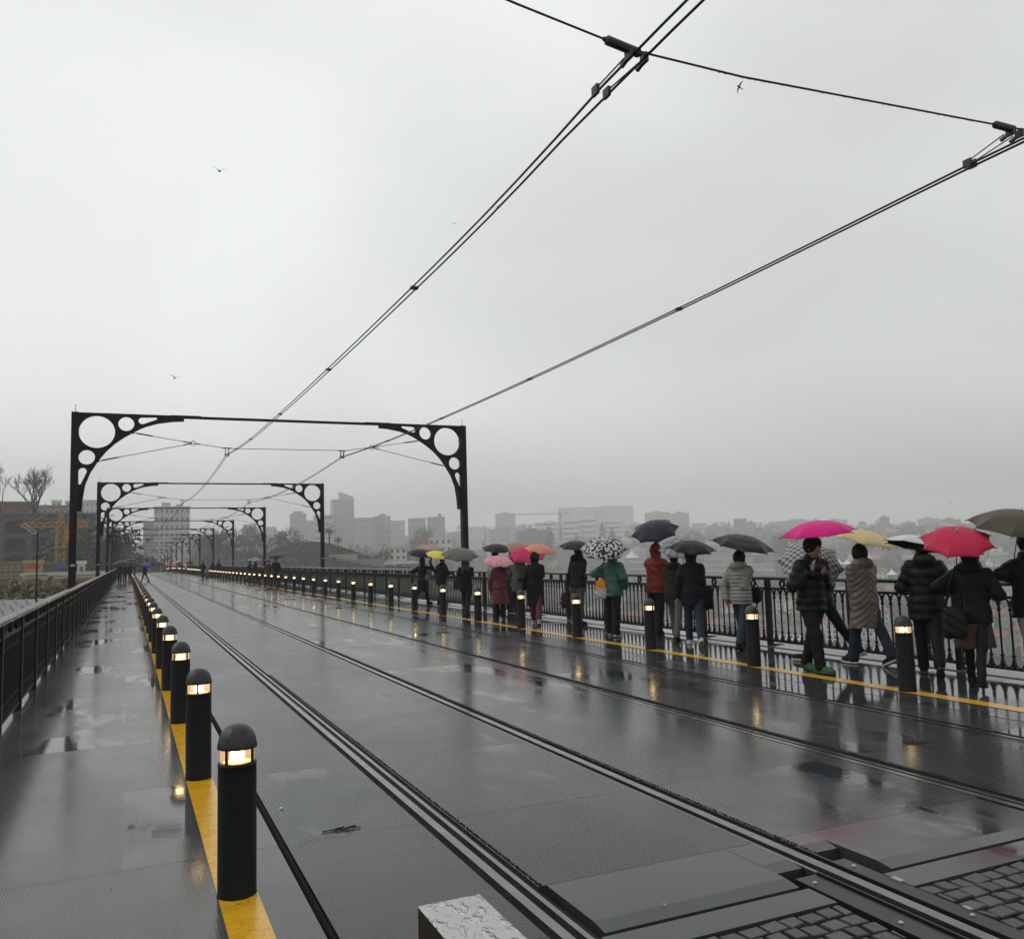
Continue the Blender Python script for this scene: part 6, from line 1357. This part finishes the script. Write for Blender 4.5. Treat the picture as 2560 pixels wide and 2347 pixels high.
# ------------------------------------------------------------------ left bank: arched monastery wall and the clutter below it
M_gran = plain('mossy_granite', (.060, .064, .058), .8, .35, .25, bump=.3); M_grand = plain('dark_recess_granite', (.022, .024, .022), .85, .3, .4)  # second granite is darker than the front, for recess backs and arch fills
dW = 205; zt = at(60, 1288, dW).z; ppm = FPX/dW; x_of = lambda px: (px-60)/ppm; z_of = lambda py: zt-(py-1288)/ppm
c0 = at(60, 1288, dW); az = math.atan2(c0.x, c0.y); r = empty('arched_wall', (c0.x, c0.y, 0), -az); tag(r, 'huge dark granite wall with three rows of blind arches, far left', 'wall')
def archp(xc, w_, zb, zs_, n=10): h = w_/2; rise = h*.42; return [(xc-h, zb), (xc+h, zb), (xc+h, zs_)]+[(xc+h*math.cos(PI*k/n), zs_+rise*math.sin(PI*k/n)) for k in range(1, n)]+[(xc-h, zs_)]
holes = []
for i in range(-3, 4):
    xc = x_of(43+i*61)
    if x_of(218) > xc+2.6: holes += [archp(xc, 4.5, z_of(1332), z_of(1311)), archp(xc, 4.4, z_of(1378), z_of(1353)), archp(xc, 4.2, z_of(1404), z_of(1395))]
me = curve_mesh('front', [[(x_of(-160), z_of(1460)), (x_of(222), z_of(1460)), (x_of(222), zt), (x_of(-160), zt)]]+holes, .6); me.transform(Matrix.Rotation(PI/2, 4, 'X')); me.materials.clear(); me.materials.append(M_gran); link('front', me, r)
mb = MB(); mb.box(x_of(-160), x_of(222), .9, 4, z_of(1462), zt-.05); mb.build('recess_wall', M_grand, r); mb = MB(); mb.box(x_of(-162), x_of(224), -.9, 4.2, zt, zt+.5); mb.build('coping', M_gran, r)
for i in range(-3, 4):
    x = x_of(43+30+i*61)
    if x < x_of(215): mb = MB(); mb.box(x-.55, x+.55, -1.1, -.6, z_of(1450), zt-.3); mb.build('pier', M_gran, r)
building(-60, 84, 1258, 1300, 232, plain('faded_red_roof', (.12, .062, .05), .6, .3, .4), 'faded red roofed monastery range above the arched wall', 0, 0, deep=12, name='monastery', cat='monastery')
building(84, 200, 1267, 1300, 236, W_grey, 'low grey range behind the bare trees, above the arched wall', 1, 9, deep=12); building(131, 152, 1254, 1275, 240, W_white, 'small white box building over the grey range', 1, 2, deep=5); building(166, 180, 1256, 1275, 242, W_pale, 'tiny pale rooftop hut beside the orange crane', 1, 1, deep=5)
zt2 = lambda px, d: at(px, 1289, d).z
for px, yt, d, k, h0, lab in ((92, 1146, 212, TB[0], 14, 'big bare vase shaped tree standing on the arched wall'), (8, 1138, 214, TB[1], 14, 'tall slim bare tree at the left edge, on the arched wall')):
    p = at(px, yt, d); zb = at(px, 1292, d).z; plant('bare_tree', k, (p.x, p.y, zb), (p.z-zb)/h0*.86, lab, group='bare trees on the arched wall')
for i, (px, yt, d, k) in enumerate(((232, 1300, 196, RT[0]), (252, 1335, 190, RT[2]), (212, 1340, 185, RT[0]), (268, 1365, 220, RT[1]), (290, 1378, 260, RT[0]))):
    plant_px('round_tree', k, px, yt, d, 10.4, f'dark ivy clad tree at the right end of the arched wall, {ordinal(i+1)} of five', group='trees at the end of the arched wall')
M_hoard = plain('yellow_hoarding', (.34, .25, .07), .6, .3, .5); M_purp = plain('violet_hoarding', (.07, .055, .20), .6, .3, .5); M_redm = plain('red_lettering_smear', (.42, .05, .03), .6)
building(-20, 62, 1412, 1450, 138, W_och, 'ochre low building with pale window boxes at the left edge', 2, 6, deep=8)
r = building(63, 105, 1408, 1440, 134, M_hoard, 'yellow hoarding with a red blurred sign behind the antenna pole', 0, 0, deep=.6, name='hoarding', cat='hoarding'); mb = MB(); mb.box(-1., .9, -.05, 0, 1.2, 1.75); mb.box(-.6, .5, -.05, 0, 1.85, 2.02); 
mb.build('sign_panel', M_redm, r)
building(110, 152, 1412, 1442, 137, W_dark, 'dark shed right of the yellow hoarding', 0, 0, deep=4, name='shed', cat='shed'); building(150, 178, 1421, 1440, 133, M_purp, 'violet hoarding beside the orange crane', 0, 0, deep=.5, name='hoarding', cat='hoarding'); building(195, 212, 1410, 1440, 131, W_white, 'white site cabin between the gantry columns', 1, 1, deep=3, name='site_cabin', cat='cabin')
building(68, 255, 1438, 1456, 126, W_pale, 'long pale parapet wall under the hoardings', 0, 0, deep=.8, name='parapet_wall', cat='wall')
r = building(40, 250, 1455, 1500, 122, W_och, 'ochre arcade wall under the pale parapet', 0, 0, deep=3, name='arcade_wall', cat='wall')
for i in range(5): mb = MB(); xx = -4.2+i*2.0; mb.prism([(xx+.75*math.cos(PI*k/8), .9*math.sin(PI*k/8)) for k in range(9)]+[(xx-.75, -2), (xx+.75, -2)], 0, .12); me = mb.mesh('arch', M_grand); me.transform(Matrix.Rotation(PI/2, 4, 'X')); q = link('arch', me, r); q.location = (0, 0, 1.0)  # dark slabs stand in for the shaded arcade openings
for i in range(16):
    px = -22+i*9.+random.uniform(-4, 4); d = random.uniform(86, 112); p = at(px, 1440, d); zb = terrain(p.x, p.y); hgt = at(px, random.uniform(1425, 1462), d).z-zb
    plant('bush', BU2 if i % 3 == 1 else BU, (p.x, p.y, zb), max(.5, hgt/4.3), f'{"yellow green" if i % 3 == 1 else "brown tangled"} bush below the left railing, {ordinal(i+1)} from the left', 'bush', 'bushes below the left railing')
M_slat = plain('wet_slate_roof', (.075, .076, .078), .35, .35, 1.2, bump=.3)
for i, (px, py, d, w_, lab) in enumerate(((18, 1512, 62, 3.0, 'upper wet grey roof just outside the left railing'), (10, 1528, 54, 2.6, 'lower wet grey roof just outside the left railing'))):
    p = at(px, py, d); r = empty('roof_shed', p, -math.atan2(p.x, p.y)+.15); tag(r, lab, 'roof shed'); mb = MB(); mb.add([(-w_, -2, -.5), (w_, -2, -.62), (w_, 2, .25), (-w_, 2, .35)], [(0, 1, 2, 3)]); mb.add([(-w_, -2, -.62), (w_, -2, -.74), (w_, 2, .13), (-w_, 2, .23)], [(3, 2, 1, 0)])
    for k in range(9): x = -w_+2*w_*k/8; mb.bar((x, -2.02, -.5-.06*k/8), (x, 2, .36-.1*k/8), .10, .10)
    mb.build('roof', M_slat, r); mb = MB(); mb.box(-w_+.2, w_-.2, -1.8, 1.8, -6, -.62); mb.build('wall', W_dark, r)
p0, p1 = at(90, 1506, 46), at(90, 1328, 46); r = empty('antenna_mast', (p0.x, p0.y, p0.z-3)); tag(r, 'thin dark mast with a television antenna left of the first gantry', 'antenna mast'); H = p1.z-p0.z+3
mb = MB(); mb.tube([(0, 0, 0), (0, 0, H)], .045, 6); mb.build('mast_pole', M_gan, r); mb = MB(); mb.tube([(0, 0, H-.05), (-.3, 0, H-.12)], .02, 5); mb.tube([(-.15, -.5, H-.1), (-.15, .5, H-.05)], .02, 5)
for x in (-.02, -.25): mb.tube([(x, -.1, H-.05), (x-.62, -.25, H+.42)], .016, 4); mb.tube([(x-.2, -.12, H+.12), (x-.05, -.3, H+.05)], .01, 4)
mb.build('antenna', plain('pale_metal_rod', (.5, .5, .5), .4), r); mb = MB(); mb.box(-.5, .5, -.02, .02, H-2.35, H-2.31); mb.box(-.7, .2, -.02, .02, H-2.55, H-2.52); mb.build('cross_bar', M_gan, r)
# ------------------------------------------------------------------ cars and lights on the avenue
M_white = plain('white_car_paint', (.6, .6, .6), .25); M_carred = plain('dark_car_paint', (.03, .03, .035), .25); M_hl = emis('headlight', (1, .95, .8), 14.); M_tlp = emis('tail_light', (1, .05, .03), 4.)
def car(x, y, z, m, label, front=True):
    r = empty('car', (x, y, z), 0 if front else PI); tag(r, label, 'car'); prof = [(-2.1, .35), (-2.15, .7), (-1.3, .92), (-.7, 1.42), (.9, 1.45), (1.7, .95), (2.1, .85), (2.1, .35)]
    mb = MB(); mb.prism(prof, -.85, .85); me = mb.mesh('body', m, False); me.transform(Matrix.Rotation(PI/2, 4, 'X')); me.transform(Matrix.Rotation(PI/2, 4, 'Z')); link('body', me, r)
    for sx in (-.6, .6): mb = MB(); mb.box(sx-.17, sx+.17, -2.18, -2.1, .6, .75); mb.build('headlight', M_hl if front else M_tlp, r)
    mb = MB(); mb.add([(-.7, -1.32, .97), (.7, -1.32, .97), (.6, -.76, 1.38), (-.6, -.76, 1.38)], [(0, 1, 2, 3)]); mb.build('windscreen', M_pane, r)
    for sx in (-.8, .8):
        for sy in (-1.35, 1.35): mb = MB(); mb.lathe([(0, -.1), (.33, -.1), (.33, .1), (0, .1)], 14, (0, 0, 0), Matrix.Translation((sx, sy, .33))@Matrix.Rotation(PI/2, 4, 'Y')); mb.build('wheel', M_dark, r)
p = at(351, 1411, 330); car(3.6, 352, -3.3, M_white, 'white car with headlights on, far along the avenue'); car(7.2, 360, -3.25, M_carred, 'dark car with tail lights far along the avenue', False); car(-16, 300, terrain(-16, 300), M_white, 'pale car with lit headlights left of the far walkway')
# ------------------------------------------------------------------ gulls
M_gul = plain('gull_grey', (.05, .05, .053), .7)
def gull(px, py, d, span, roll, yaw, flap, label):
    p = at(px, py, d); r = empty('gull', p); X_ = (CAMR*math.cos(yaw)+CAMU*math.sin(yaw)); N_ = (-CAMA*roll[0]+(CAMU*math.cos(yaw)-CAMR*math.sin(yaw))*roll[1]).normalized(); Y_ = N_.cross(X_); r.rotation_euler = Matrix((X_, Y_, N_)).transposed().to_euler(); span *= 1.45; L_ = span*.42; tag(r, label, 'bird', 'gulls in the grey sky'); L_ = span*.42; mb = MB()
    mb.lathe([(0, -L_*.5), (.018*span, -L_*.42), (.055*span, -L_*.1), (.058*span, L_*.08), (.04*span, L_*.28), (.03*span, L_*.38), (.012*span, L_*.46), (0, L_*.52)], 10, (0, 0, 0), Matrix.Rotation(-PI/2, 4, 'X'))
    n = 8
    for s_ in (-1, 1):
        V = []
        for i in range(n+1):
            t = i/n; x = s_*span*.5*t; z = span*(flap*math.sin(t*2.2)*.35-.03*t*t); ch = span*.13*(1-t**2.2)*.9+.004; y0 = span*(.06*math.sin(t*3)-.12*t*t)
            V += [(x, y0+ch*.5, z), (x, y0-ch*.5, z-.003*span), (x, y0, z+.012*span*(1-t))]
        F = []
        for i in range(n): a = i*3; F += [(a, a+3, a+5, a+2), (a+2, a+5, a+4, a+1), (a+1, a+4, a+3, a)]
        mb.add(V, F)
    mb.add([(-.02*span, -L_*.42, 0), (.02*span, -L_*.42, 0), (.06*span, -L_*.72, .005), (-.06*span, -L_*.72, .005), (0, -L_*.5, .015)], [(0, 1, 4), (1, 2, 4), (2, 3, 4), (3, 0, 4), (0, 3, 2, 1)]); mb.build('body', M_gul, r, smooth=True)
gull(1848, 218, 62, .75, (.8, -.3), 1.15, .2, 'gull banking just under the cross-span wire'); gull(549, 428, 80, 1.15, (.3, .9), -.12, .5, 'gull flapping at the upper left of the sky'); gull(1136, 559, 85, .75, (.2, 1), .1, .1, 'small gull left of the contact wires'); gull(1243, 518, 85, .8, (.4, .8), .5, .3, 'gull half hidden behind the contact wires')
gull(437, 945, 90, .9, (.3, .9), -.2, .6, 'gull gliding above the first gantry'); gull(1348, 1162, 140, .5, (.2, 1), .1, .3, 'tiny distant gull left of the hazy hill'); gull(2376, 1256, 130, .5, (.2, 1), .0, .3, 'tiny distant gull above the olive umbrella'); gull(1623, 923, 130, .4, (.2, 1), .1, .2, 'tiny distant gull in the middle of the sky')
